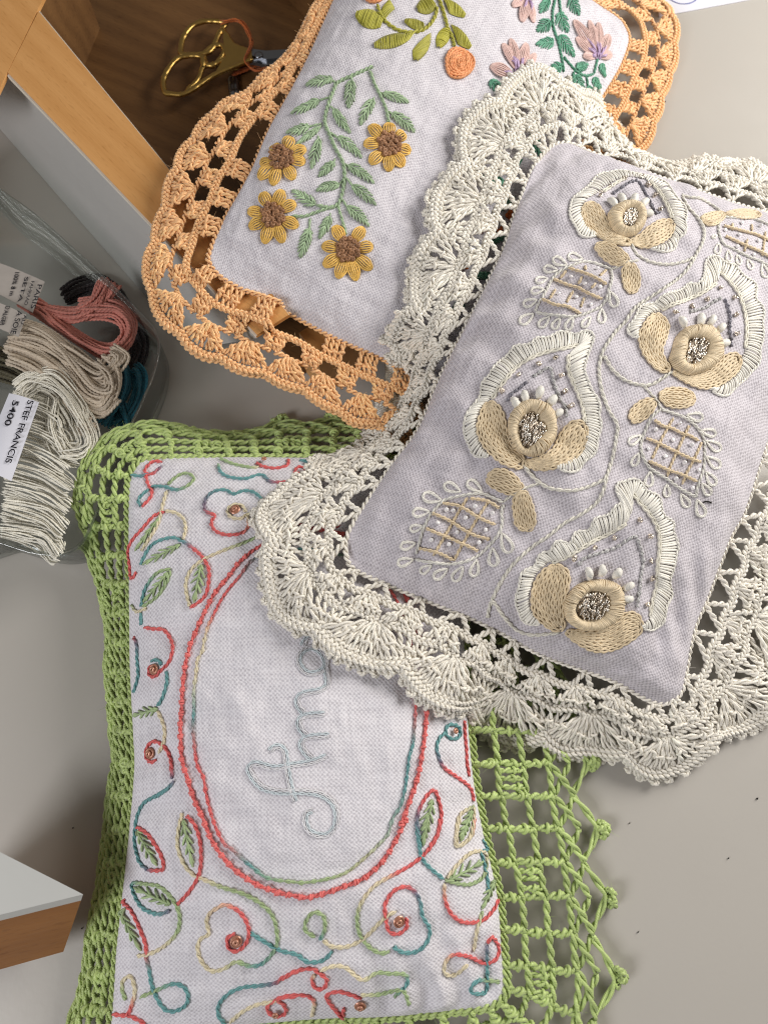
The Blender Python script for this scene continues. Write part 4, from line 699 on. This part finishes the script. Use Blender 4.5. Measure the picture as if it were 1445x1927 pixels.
berry(K(970, 440, .1730), [[(1030, 390), (940, 350), (820, 315), (720, 310), (590, 355), (480, 410), (390, 500), (340, 600), (290, 700), (240, 780), (215, 850)], [(220, 860), (350, 880), (480, 890), (600, 900), (700, 890), (830, 840), (920, 790), (990, 690), (1010, 600), (1040, 500), (1030, 390)]], [(1030, 390), (1100, 370), (1200, 320), (1330, 290)],
    [[(570, 380), (720, 430), (850, 480), (980, 560)], [(400, 500), (540, 560), (680, 600), (750, 640), (930, 710)], [(290, 720), (430, 780), (560, 800), (700, 880)]], [[(550, 400), (480, 490)], [(750, 350), (760, 400)], [(720, 470), (680, 550)], [(980, 400), (910, 460)], [(870, 540), (820, 600)], [(430, 610), (370, 710)], [(620, 630), (550, 750)], [(740, 700), (700, 800)]],
    [(600, 470), (755, 550), (910, 585), (880, 390), (460, 665), (655, 700), (810, 775)], [((730, 280), (560, 240)), ((560, 350), (400, 270)), ((460, 400), (300, 380)), ((350, 490), (210, 520)), ((310, 610), (160, 630)), ((240, 720), (80, 780)), ((200, 870), (40, 980)), ((370, 900), (250, 1020)), ((480, 910), (400, 1040)), ((620, 900), (550, 1050)), ((810, 900), (720, 1020)), ((930, 810), (930, 980)), ((1020, 620), (1085, 800))],
    [[(870, 140), (960, 100), (1060, 130), (1150, 190), (1220, 280), (1180, 340), (1090, 350), (1000, 310), (920, 240)], [(1170, 370), (1270, 340), (1330, 430), (1340, 530), (1310, 620), (1240, 650), (1180, 600), (1160, 500)]], 1)
berry(K(1040, 300, .2803), [[(1140, 380), (1110, 440), (1110, 500), (1140, 570), (1200, 600), (1300, 650), (1380, 680), (1480, 740)], [(1140, 390), (1220, 395), (1330, 400), (1440, 440), (1520, 500)]], [(1130, 360), (1142, 378)], [[(1140, 450), (1280, 490), (1380, 520), (1500, 580)], [(1150, 520), (1280, 580), (1380, 620), (1500, 690)]], [[(1200, 430), (1200, 480)], [(1330, 440), (1330, 480)], [(1300, 540), (1280, 620)], [(1420, 490), (1400, 650)]],
    [(1245, 510), (1230, 590), (1370, 550), (1150, 480), (1260, 430), (1390, 450), (1340, 640)], [((1100, 510), (1060, 530)), ((1110, 560), (1095, 640)), ((1170, 610), (1180, 690)), ((1230, 640), (1250, 710)), ((1300, 670), (1330, 740)), ((1400, 700), (1430, 795))],
    [[(1130, 362), (1060, 362), (1000, 390), (1010, 430), (1060, 450), (1120, 420), (1150, 380)], [(1160, 372), (1240, 345), (1340, 350), (1390, 380), (1340, 400), (1230, 395)]], 1)
A = Acc(); rope(p, A, [(1320, 946), (1326, 943), (1333, 944), (1338, 947)], .16, (.02, .02, .02), 0, lift=1.2)
tag(A.build('dark_fibre', M_dark, None, proj(p, [(1328, 945)])[0][0]), 'tiny curled black fibre lying on the lilac-white linen', 'fibre')
# ------------------------------------------------------------------ green-edged pillow: scrolls, leaves, oval, lettering
p = green
def parse(a, *runs):                        # 'R' etc. after a point changes the dye along one variegated thread
    out = []
    for run in runs:
        px, cols, cur = [], [], 'R'
        for t in run.split():
            if t[-1] in CK: cur = t[-1]; t = t[:-1]
            x, y = t.split(','); px += a((float(x), float(y))); cols.append(CK[cur])
        out.append((px, np.array(cols)))
    return out
def scroll(px, cols, r=.50, name='stitched_scroll', **kw):
    A = Acc(); q = np.array(px); sg = np.r_[0, np.cumsum(np.linalg.norm(np.diff(q, axis=0), axis=1))]; k = np.linspace(0, sg[-1], 24); c = np.stack([np.interp(k, sg, cols[:, i]) for i in range(3)], 1)
    rope(p, A, px, r, c, 2, 3.3, **kw); return part(A, name, M_floss, p)
def veins(a, base, tip, wd, n=5, col=L_):
    A = Acc(); b_, t_ = map(v2, a(base, tip)); d = t_-b_; e = np.array([-d[1], d[0]])/np.linalg.norm(d); sc_ = np.linalg.norm(v2(a((1, 0))[0])-v2(a((0, 0))[0])); L = []
    for i in range(n):
        f = .12+.8*i/(n-1); wf = wd*sc_*.42*math.sin(math.pi*min(.97, f))**.8
        for s_ in (-1, 1): L.append((b_+d*max(0, f-.22), b_+d*f+e*s_*wf*random.uniform(.7, 1.05)))
    bows(p, A, L, .25, .3, col, ja=.3); bows(p, A, [(b_, b_+d*.4), (b_+d*.35, b_+d*.72), (b_+d*.66, t_)], .28, .4, col); part(A, 'stitched_leaf', M_floss, p)
g1, g2, g3, g4, g5, g0 = K(230, 840, .26298), K(220, 1150, .18169), K(200, 1480, .24913), K(520, 1540, .3045), K(430, 1180, .35986), K(0, 0, 1)
SRC = '''1|290,115R 230,110 175,150 165,190 215,200 285,145D
1|170,200R 185,270 215,320 205,370 145,435
1|70,205T 130,215 200,195D
1|190,310T 120,380 135,430
1|210,290T 300,290 390,315 470,285L 515,230 460,195 390,220 330,275
1|320,320C 290,430 265,540 215,640 140,750
1|310,470R 230,500 150,590 80,670 50,750 60,850 70,950 110,900
1|310,465C 390,480 445,530 455,600 440,670
1|135,850T 190,740 260,680 370,655 440,685 480,710D 530,750R 580,800 620,880 620,980 590,1080 490,1160
1|970,650L 880,690 720,750C 590,810 500,880 460,970 465,1060 490,1150
1|350,880L 250,910 170,1020T 140,1150
1|350,890L 320,980 250,1080 150,1150
1|180,1160C 110,1185 70,1130L
1|140,1190T 140,1280
1|1050,390L 1010,390T 950,335 870,320 800,345 740,315 660,325 600,380D 590,450 620,480R 670,500 640,540 660,600 740,635 830,630 890,600 905,550C 890,490 850,520 780,510 755,460 800,420 860,430 885,475
1|890,495C 970,450L 1050,390 1130,350 1230,340
1|690,130L 700,180T 760,220 880,235 960,210 1010,210 1060,255D 1140,260R 1240,250 1310,210 1310,165 1260,150 1235,185 1290,205
1|700,90L 800,130 920,155 980,150C
1|960,120R 1000,145 1090,160 1180,140 1190,95
1|1270,100T 1350,120
2|180,270R 215,350D 220,500T 230,680 180,850
2|255,40T 265,140
2|290,170R 400,190 480,190 540,250 580,350 575,450 540,540 470,610 400,680 345,660 345,590 390,560
2|360,520T 430,510 470,560
2|520,620T 525,740 480,900 430,980
2|430,1030C 480,1150 505,1250 490,1370 440,1470
2|580,1740D 570,1640R 560,1520 500,1400 400,1350 330,1400 310,1500 360,1570 420,1540
2|600,1760D 540,1830T 420,1920
3|480,10T 400,60 290,130 240,230 225,330 225,450 260,570 320,630D
3|235,305R 310,350 370,430 420,520 440,620 380,635 320,630D
3|580,200C 550,320 545,450 590,580 660,660 760,710 880,760L 1060,820 1180,890 1260,980 1290,1090 1290,1190 1240,1280T 1170,1340 1080,1350L 980,1320 900,1370C 800,1390 720,1310 695,1210 720,1150 780,1110 760,1020 790,950 850,910 900,890R 990,930 1050,1000 1080,1090 1060,1180 990,1240 930,1220 920,1140 980,1110
3|610,220R 670,290 710,400 720,520 715,620 680,720 610,820 540,890
3|490,935D 400,965T 300,930 240,860 200,740 290,735L 400,750 480,820 540,910 560,1000 540,1100 460,1190C 340,1260 240,1280
3|115,865R 190,930 250,1050 300,1180 310,1300 330,1380T 350,1500 390,1600 450,1680 530,1690 610,1640 620,1560 570,1500 490,1490 380,1540L 260,1590
3|155,1610L 130,1550 130,1470C 190,1430 220,1540 200,1640R 160,1720 60,1720
3|160,1720R 250,1760 300,1794
3|1090,1100T 1180,1160 1280,1215 1340,1245 1440,1265 1520,1320 1640,1310 1710,1240
4|270,750T 300,680L 290,600 230,580 185,630 180,690 240,730
4|290,750C 340,790 440,790 540,740 620,660 690,595 740,575
3|1460,1385R 1330,1440 1280,1480D 1150,1500T 1040,1510 940,1550 860,1630 850,1720 900,1790
3|930,1780C 1040,1690 1150,1640 1260,1620 1290,1610R 1340,1640 1360,1700 1300,1730 1230,1700 1220,1650 1260,1620
3|1240,1630R 1330,1590 1440,1580
4|1010,0R 990,110 930,200 840,280 740,340 660,380C 590,430 530,510 500,600L 510,700 560,780 640,830 700,820
4|720,790T 780,825 870,820 930,760 945,680 900,600 890,530 860,460D 800,420R 720,450 670,530 670,580 680,650 700,700 750,712 805,670 800,610
4|870,30D 880,130T 890,220 930,290 1030,375
4|1040,380L 1110,400 1200,405 1280,350 1290,220C 1210,210 1130,270 1050,370
4|1035,400C 1040,500R 1080,590 1160,640 1270,630 1340,560 1365,500
4|1270,570L 1240,680C 1215,820
4|1180,900C 1110,960 1040,960 1040,890 1090,840R 1180,850 1280,890 1350,870 1370,800 1330,730 1300,770
4|1300,780D 1300,900T 1300,990 1290,1070 1220,1080 1200,1050 1240,1000 1310,1000L 1380,1010
4|1220,0R 1200,110C 1110,170 1110,90 1130,0
4|1270,130T 1330,260 1360,370 1370,460
4|40,990R 120,940 220,925 260,950 310,990 300,1040 250,1050 220,1000 240,960C
4|270,940C 350,910 430,920 530,995 620,950L 700,955 790,960 810,1000T 790,1050
4|0,1110R 100,1090 190,1090 235,1130C 220,1220
4|420,1240R 340,1150 310,1090 380,1065 450,1080 530,1110
4|520,1085C 620,1085L 740,1060 790,1070 820,1150
4|790,1045T 730,1100L
5|1170,590T 1205,570 1200,520 1150,510 1130,545 1150,580 1175,585
5|1135,550T 1100,580 1085,630 1100,690D 1130,740R 1200,790 1260,840 1280,910
5|1262,490R 1270,600 1270,700 1295,780
5|1000,1160T 985,1080 985,1000D 1010,920R 1070,850 1100,920 1110,1000 1090,1080 1050,1150
5|1280,935L 1210,980C 1190,1050 1195,1140 1250,1110 1275,1030 1280,940
0|560,985R 600,995 640,990
0|520,960L 545,950 580,960'''
GS = {'0': g0, '1': g1, '2': g2, '3': g3, '4': g4, '5': g5}
for ln in SRC.split('\n'):
    k, run = ln.split('|')
    for px, cols in parse(GS[k], run): scroll(px, cols)
for a, b_, t_, wd in ((g1, (275, 510), (95, 750), 60), (g1, (420, 705), (150, 850), 95), (g1, (570, 850), (515, 1120), 120), (g1, (335, 905), (155, 1120), 95), (g2, (430, 1010), (165, 1085), 150), (g3, (245, 330), (390, 600), 130), (g3, (590, 250), (660, 610), 110), (g3, (490, 890), (215, 760), 150), (g3, (110, 930), (270, 1240), 95), (g4, (1060, 385), (1280, 260), 130), (g4, (1340, 380), (1265, 560), 70), (g4, (1180, 0), (1135, 140), 70), (g4, (930, -20), (905, 170), 60), (g5, (1060, 900), (1010, 1130), 90), (g5, (1265, 960), (1205, 1110), 60)): veins(a, b_, t_, wd)
# oval: knotted coral line outside, variegated line inside
ov = g1((955, 740), (880, 800), (820, 860), (760, 940), (700, 1010), (650, 1080), (610, 1160), (560, 1260))+g2((830, 210), (770, 350), (740, 460), (715, 580), (690, 800), (680, 1000), (668, 1200), (675, 1400), (690, 1570), (730, 1700), (780, 1850))+g3((680, 120), (740, 250), (800, 400), (900, 550), (1020, 660), (1170, 750), (1330, 800))+g4((0, 455), (100, 470), (180, 485), (300, 460), (400, 425), (520, 380), (620, 300), (690, 210), (750, 100), (800, 0))+g5((900, 1030), (950, 890), (985, 780), (1010, 650), (1025, 530), (1030, 400))+[(797, 1250), (780, 1170), (745, 1090), (690, 1030), (620, 1000), (550, 1005), (510, 1020)]
A = Acc(); rope(p, A, ov, .50, (.79, .16, .15), 2, 3.0, lift=.8, closed=True); pt, nn = proj(p, cr(ov, 21.5, True)); T2 = np.gradient(pt, axis=0)
for q_, n_, t_ in zip(pt[1:-1], nn[1:-1], T2[1:-1]):
    t_ = t_/np.linalg.norm(t_); torus(A, q_+n_*.5, t_+rng.normal(0, .3, 3), .42, .29, jit((.80, .18, .165), .08), 12, 7); torus(A, q_+n_*.45+t_*.42, t_+rng.normal(0, .4, 3), .37, .27, jit((.80, .18, .165), .08), 12, 7)
part(A, 'knotted_oval', M_floss, p)
inn = [(g1, '1000,780T 910,840D 880,880R 830,950R 760,1030R 690,1140R 620,1290R'), (g2, '970,100R 940,190C 905,330C 885,430C 840,510C 830,620C 810,760C 800,870L 805,1000T 800,1100T 790,1200T 805,1320D 815,1450R 840,1600R 900,1720R 935,1900R'), (g3, '790,180R 840,330R 900,440R 945,465D 1000,520T 1110,610T 1200,680T 1300,705L 1440,720L'), (g4, '160,395L 300,375L 430,335L 540,245C 640,150C 690,90T 715,0T'), (g5, '900,930T 925,820T 940,690T 950,650D 965,590R 975,400R'), (g0, '779,1274R 770,1200R 740,1120R 690,1065L 620,1040T 550,1035T')]
px, cols = [], []
for a, run in inn:
    for q_, c_ in parse(a, run): px += q_; cols += list(c_)
A = Acc(); q = np.array(px+px[:1]); sg = np.r_[0, np.cumsum(np.linalg.norm(np.diff(q, axis=0), axis=1))]; k = np.linspace(0, sg[-1], 160); cc = np.array(cols+cols[:1]); rope(p, A, px, .46, np.stack([np.interp(k, sg, cc[:, i]) for i in range(3)], 1), 2, 2.8, closed=True, lift=.7, rmod=lambda s: .9+.3*np.sin(s*2*np.pi/2.6)); part(A, 'stem_stitch_oval', M_floss, p)
# lettering, two rows of silvery chain
SB = (.66, .73, .76)
for run in ([(440, 960), (405, 975), (405, 1035), (440, 1078), (515, 1085), (560, 1030), (555, 940), (490, 880), (390, 862), (270, 862), (180, 842), (125, 785), (108, 730), (150, 712), (240, 735), (330, 722), (430, 705), (525, 668)], [(215, 650), (245, 625), (290, 640), (305, 720), (320, 810), (338, 880), (350, 912)], [(435, 690), (395, 650), (380, 605), (420, 575), (540, 565)], [(410, 570), (372, 525), (375, 480), (420, 460), (515, 452)], [(395, 450), (362, 410), (362, 372), (400, 345), (470, 332), (512, 305), (510, 240), (495, 150), (440, 108), (385, 130), (368, 180), (400, 232), (450, 242), (500, 215), (512, 160)], [(385, 100), (400, 70), (440, 55), (500, 110)]):
    A = Acc(); q = np.array(g5(*run)); qq = cr(q, 4); T2 = np.gradient(qq, axis=0); T2 /= np.linalg.norm(T2, axis=1)[:, None]; e = np.stack([-T2[:, 1], T2[:, 0]], 1)
    for s_ in (-3.2, 3.2): chainline(p, A, [tuple(x) for x in (qq+e*s_)[::3]],   .17, .22, 1.5, (jit(SB) if s_ < 0 else (.76, .75, .77)), .8)
    part(A, 'stitched_letter', M_floss, p)
for a, c, disc in ((g1, (812, 457), 1), (g1, (1020, 108), 0), (g2, (400, 600), 1), (g2, (360, 1470), 1), (g3, (985, 1165), 1), (g3, (1280, 1700), 0), (g4, (755, 632), 1), (g4, (520, 1150), 1), (g5, (1172, 545), 0)):
    A = Acc(); pt, nn = proj(p, [a(c)[0]])
    if disc: torus(A, pt[0]+nn[0]*.55, nn[0]+np.array([.1, .05, 0]), 1.0, .12, (.7, .4, .3), 18, 5); ellipsoid(A, pt[0]+nn[0]*.5, nn[0]+np.array([.1, .05, 0]), 1.35, .10, (.7, .4, .3), 18, 5)
    sq = part(A, 'sequin', M_sequin, p) if disc else None
    A = Acc(); torus(A, pt[0]+nn[0]*.95, nn[0], .42, .30, (.45, .30, .16), 14, 8); part(A, 'seed_bead', M_sequin, p, sq)
# ------------------------------------------------------------------ scissors and loose orange thread in the box
a = K(0, 0, .501); zs = 7.0; org = P(430, 110, 2.2)
sc_o = thing('scissors', org, 'small embroidery scissors with gold bow handles and dark steel blades in the box', 'scissors')
W_ = lambda pts, z=zs, st=3: np.stack([P(u, v, z) for u, v in cr(pts, st)])
for up_, lo in (([(835, 110), (845, 85), (770, 80), (720, 100), (690, 140), (680, 185), (690, 205), (770, 200), (800, 180), (835, 115), (880, 170), (950, 195)], 0), ([(765, 250), (755, 212), (680, 215), (640, 250), (615, 300), (620, 345), (640, 352), (700, 350), (800, 285), (880, 250), (950, 222)], .8)):
    A = Acc(); tube(A, W_(a(*up_), zs+lo), 1.0, (.7, .5, .2), 0, nv=10, ring=.6, flat=.8); hd = A.build('handle', M_gold, sc_o, org)
    if lo == 0:
        A = Acc(); tube(A, W_(a((765, 205), (800, 175), (835, 172), (842, 200), (805, 245), (775, 240), (765, 205))), .9, (.7, .5, .2), 0, nv=8, ring=.6); A.build('ornament', M_gold, sc_o, org)
        A = Acc(); tube(A, W_(a((700, 345), (745, 300), (765, 250), (800, 245), (860, 215), (900, 200))), .9, (.7, .5, .2), 0, nv=8, ring=.6); A.build('ornament', M_gold, sc_o, org)
A = Acc(); c = [P(u, v, zs+1.0) for u, v in a((838, 118), (880, 165), (945, 186), (948, 222), (880, 246), (812, 266), (846, 208), (842, 172))]; prism(A, c[::-1], [x-np.array([0, 0, 1.3]) for x in c[::-1]]); A.build('shank_plate', M_gold, sc_o, org, smooth=False)
for pts, z in (([(935, 182), (1000, 190), (1180, 178), (1300, 190), (1180, 205), (1000, 222), (935, 205)], zs+.3), ([(935, 215), (1000, 208), (1180, 205), (1300, 200), (1150, 232), (1000, 245), (935, 232)], zs-.6)):
    A = Acc(); c = [P(u, v, z+.5) for u, v in a(*pts)]; prism(A, c[::-1], [x-np.array([0, 0, 1.0]) for x in c[::-1]]); A.build('blade', M_steel, sc_o, org, smooth=False)
A = Acc(); ellipsoid(A, P(*a((972, 207))[0], zs+1.1), (0, 0, 1), 1.5, .6, (.4, .4, .4), 14, 6); A.build('pivot_screw', M_steel, sc_o, org)
A = Acc(); torus(A, P(450, 118, 3.0), (0, 0, 1), 3, .8, (.5, .3, .1)); A.build('rest', M_gold, sc_o, org)
org = P(470, 110, 2.3); A = Acc()
for k in range(7): tube(A, W_([(u+random.uniform(-5, 5), v+random.uniform(-4, 4)) for u, v in [(418, 42), (450, 40), (468, 62), (472, 85), (462, 110), (478, 130), (500, 128)]], 8.3+random.uniform(-.8, .8)), .27, jit((.46, .11, .018), .2), 2, 2.4)
for k in range(4): tube(A, W_([(u+random.uniform(-4, 4), v+random.uniform(-4, 4)) for u, v in [(440, 140), (470, 128), (500, 122), (520, 130)]], 4.0), .45, jit((.45, .10, .02), .15), 2, 2.4)
tag(A.build('thread_tuft', M_floss, None, org), 'loose tuft of rust orange thread looped over the gold scissors', 'thread')
A = Acc(); tube(A, W_([(441, 143), (443, 165), (446, 184), (441, 187), (437, 166), (436, 145)], 3.0), 1.3, (.03, .035, .05), 0, nv=8); tag(A.build('dark_clip', M_steel, None, P(440, 170, 2.2)), 'small dark metal clip under the scissors in the wooden box', 'clip')
# ------------------------------------------------------------------ clear tub with skeins (left)
rim = cr([(-140, 300), (20, 372), (150, 480), (262, 588), (296, 632), (292, 690), (262, 765), (222, 850), (172, 985), (140, 1032), (80, 1040), (0, 1018), (-140, 970)], 8, True)[:-1]
org = P(100, 760, 0); tub = thing('plastic_tub', org, 'clear plastic tub with rounded corners filled with embroidery thread skeins', 'tub')
ZT = 17.0; R0 = np.stack([P(u, v, ZT) for u, v in rim]); c0 = R0.mean(0)
def ringat(f, z): r = c0+(R0-c0)*f; r = r.copy(); r[:, 2] = z; return r
A = Acc(); prof = [(.93, 1.6), (.955, .6), (.975, 1.2), (.985, 3), (1.0, ZT), (1.012, ZT+.4), (1.012, ZT-.4), (.99, ZT-.5), (.968, 3.2), (.93, 1.8)]; n_ = len(rim)
A.add(np.vstack([ringat(f, z) for f, z in prof]), np.concatenate([np.stack([np.arange(n_)+k*n_, (np.arange(n_)+1) % n_+k*n_, (np.arange(n_)+1) % n_+(k+1)*n_, np.arange(n_)+(k+1)*n_], 1) for k in range(len(prof)-1)]), (.9, .9, .9)); A.build('wall', M_clear, tub, org)
A = Acc(); A.add(np.vstack([ringat(.93, 1.7), ringat(.02, 1.7)]), np.stack([np.arange(n_), (np.arange(n_)+1) % n_, (np.arange(n_)+1) % n_+n_, np.arange(n_)+n_], 1), (.9, .9, .9)); A.build('base', M_clear, tub, org)
def skein(name, label, paths, col, r, nst, spread, z, seed_, mat=None, zs_=1.5, grp='skeins in the clear tub', tw=2.4):
    rd = np.random.default_rng(seed_); ctr = np.mean([v2(paths[0]).mean(0)], axis=0); org = P(ctr[0], ctr[1], max(1.9, z-5)); A = Acc()
    for pth in paths:
        pth = v2(pth); T2 = np.gradient(pth, axis=0); T2 /= np.linalg.norm(T2, axis=1)[:, None]; e = np.stack([-T2[:, 1], T2[:, 0]], 1)
        for k in range(nst):
            f = (k+.5)/nst*2-1; ws = 1+.25*np.sin(np.linspace(0, 3, len(pth))+seed_); q = pth+e*(f*spread*ws)[:, None]+rd.normal(0, 2.0, pth.shape)
            lev = z-zs_*abs(f)*1.2+rd.normal(0, .5)
            qq = cr(q, 4); tube(A, np.stack([P(u, v, lev+.3*math.sin(i*.21+k)) for i, (u, v) in enumerate(qq)]), r*rd.uniform(.9, 1.1), np.asarray(col)*rd.uniform(.86, 1.1), 2, tw, nv=7 if False else None, ring=.6)
    o = A.build(name, mat or M_floss, None, org); return tag(o, label, 'skein', grp), org
def loop(c, d, L, w_): pass
skein('dark_skein', 'near-black brown skein lying deepest beneath the salmon one', [[(120, 560), (150, 545), (185, 535), (215, 560), (262, 640), (250, 690), (215, 700)]], (.022, .014, .014), .6, 12, 16, 4.5, 1)
skein('olive_skein', 'dull dark olive skein half hidden under the white one at the left edge', [[(-40, 690), (10, 700), (60, 725), (100, 760), (110, 800)], [(-40, 660), (30, 690), (95, 735), (150, 790)]], (.10, .085, .045), .6, 12, 20, 6, 2)
skein('teal_skein', 'teal blue skein curled against the right wall of the tub', [[(195, 800), (215, 770), (235, 725), (232, 695), (205, 680)], [(250, 690), (262, 705), (262, 735), (245, 775), (215, 800)], [(228, 762), (236, 785), (243, 805)]], (.02, .15, .21), .5, 13, 15, 8, 3)
sk, org = skein('salmon_skein', 'salmon pink skein bent into a loop at the far end of the tub', [[(40, 560), (75, 580), (110, 610), (160, 645), (205, 662), (238, 640), (242, 610), (222, 585), (190, 580), (150, 585)], [(60, 578), (100, 590), (145, 592), (180, 575), (198, 550), (210, 530)]], (.58, .21, .16), .5, 17, 18, 13, 4)
def label_strip(sk, org, quad, z, lines, bend=0):
    A = Acc(); Q = [P(u, v, z) for u, v in quad]; n = 9; v = []
    for i in range(n):
        f = i/(n-1); a_ = Q[0]+(Q[1]-Q[0])*f; b_ = Q[3]+(Q[2]-Q[3])*f; h = np.array([0, 0, bend*math.sin(math.pi*f)]); v += [a_+h, b_+h]
    A.add(v, np.array([[2*i, 2*i+1, 2*i+3, 2*i+2] for i in range(n-1)]), (.8, .8, .8)); A.add(np.array(v)-np.array([0, 0, .12]), np.array([[2*i, 2*i+2, 2*i+3, 2*i+1] for i in range(n-1)]), (.8, .8, .8))
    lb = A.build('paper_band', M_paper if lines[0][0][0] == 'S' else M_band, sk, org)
    for txt, p0, p1, size in lines:
        c = bpy.data.curves.new('lettering', 'FONT'); c.body = txt; c.size = 1.0; c.extrude = 0; c.offset = .012
        o = bpy.data.objects.new('lettering', c); sc.collection.objects.link(o); c.materials.append(M_ink); bpy.context.view_layer.update()
        me = bpy.data.meshes.new_from_object(o.evaluated_get(bpy.context.evaluated_depsgraph_get())); bpy.data.objects.remove(o); me.name = 'lettering'; me.materials.clear(); me.materials.append(M_ink)
        o = bpy.data.objects.new('lettering', me); sc.collection.objects.link(o); wd = max(max(v_.co.x for v_ in me.vertices), .1); a_, b_ = P(*p0, z+bend*.9+.25), P(*p1, z+bend*.9+.25); d = b_-a_; ln = np.linalg.norm(d); h = size/7.2
        o.parent = lb; o.location = Vector(a_-org)*S; o.rotation_euler = (0, 0, math.atan2(d[1], d[0])); o.scale = (ln*S/wd, h*S/.72, S)
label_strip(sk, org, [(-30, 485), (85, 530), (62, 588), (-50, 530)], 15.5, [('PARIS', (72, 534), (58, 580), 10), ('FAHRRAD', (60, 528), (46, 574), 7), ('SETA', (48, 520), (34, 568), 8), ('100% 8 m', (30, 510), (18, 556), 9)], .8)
sk, org = skein('cream_skein', 'thick cream cotton skein crossing the middle of the tub', [[(20, 612), (70, 622), (115, 655), (150, 700), (178, 730), (205, 735), (208, 705), (180, 680)], [(10, 650), (60, 668), (110, 705), (150, 745), (190, 765), (212, 740)], [(20, 632), (75, 640), (130, 668), (180, 700), (205, 690), (222, 672), (205, 664)], [(15, 672), (60, 690), (95, 720), (130, 765), (160, 800), (175, 790)]], (.62, .52, .40), .5, 13, 18, 16, 5)
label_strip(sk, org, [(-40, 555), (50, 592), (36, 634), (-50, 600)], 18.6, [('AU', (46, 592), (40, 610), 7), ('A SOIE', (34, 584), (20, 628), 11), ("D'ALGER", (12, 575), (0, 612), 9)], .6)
wp = []
for k in range(7): y = 770+k*40; wp.append([(20-k*3, y-18), (50, y-8), (85, y+4), (120-abs(k-3)*4, y+20+k*2), (134-abs(k-3)*7, y+34)])
sk, org = skein('white_skein', 'silky off-white skein with a white printed label in the front of the tub', wp+[[(30, 735), (60, 720), (110, 735), (150, 790), (165, 830), (150, 850), (110, 850)], [(105, 750), (100, 800), (120, 850), (150, 860)], [(40, 745), (55, 730), (95, 715), (140, 770), (150, 800)]], (.90, .86, .74), .27, 18, 21, 18, 6, M_perle, 2.0, tw=3.4)
label_strip(sk, org, [(18, 740), (74, 757), (22, 905), (-40, 880)], 21.5, [('STEF FRANCIS', (54, 752), (10, 870), 12), ('5400', (26, 752), (8, 800), 12)], .8)
# ------------------------------------------------------------------ specks of lint on the table
for u, v, r, lb in ((1424, 1503, .26, 'larger dark speck on the table below the cream lace, right of the others'), (1184, 1549, .16, 'faint speck on the table close beside the lime picots'), (1370, 1615, .18, 'dark dot of lint on the bare table at the lower right'), (1200, 1754, .16, 'lowest speck on the table, right of the lime green edge'), (1251, 191, .26, 'speck on the table just right of the peach crochet'), (155, 1747, .18, 'speck on the table at the tip of the leaning board'), (138, 1558, .18, 'speck on the table between board tip and tub')):
    A = Acc(); ellipsoid(A, P(u, v, .2), (.2, .1, 1), r, .18, (.03, .02, .02), 8, 5)
    tag(A.build('lint_speck', M_dark, None, P(u, v, 0)), lb, 'speck', 'specks of lint on the table')
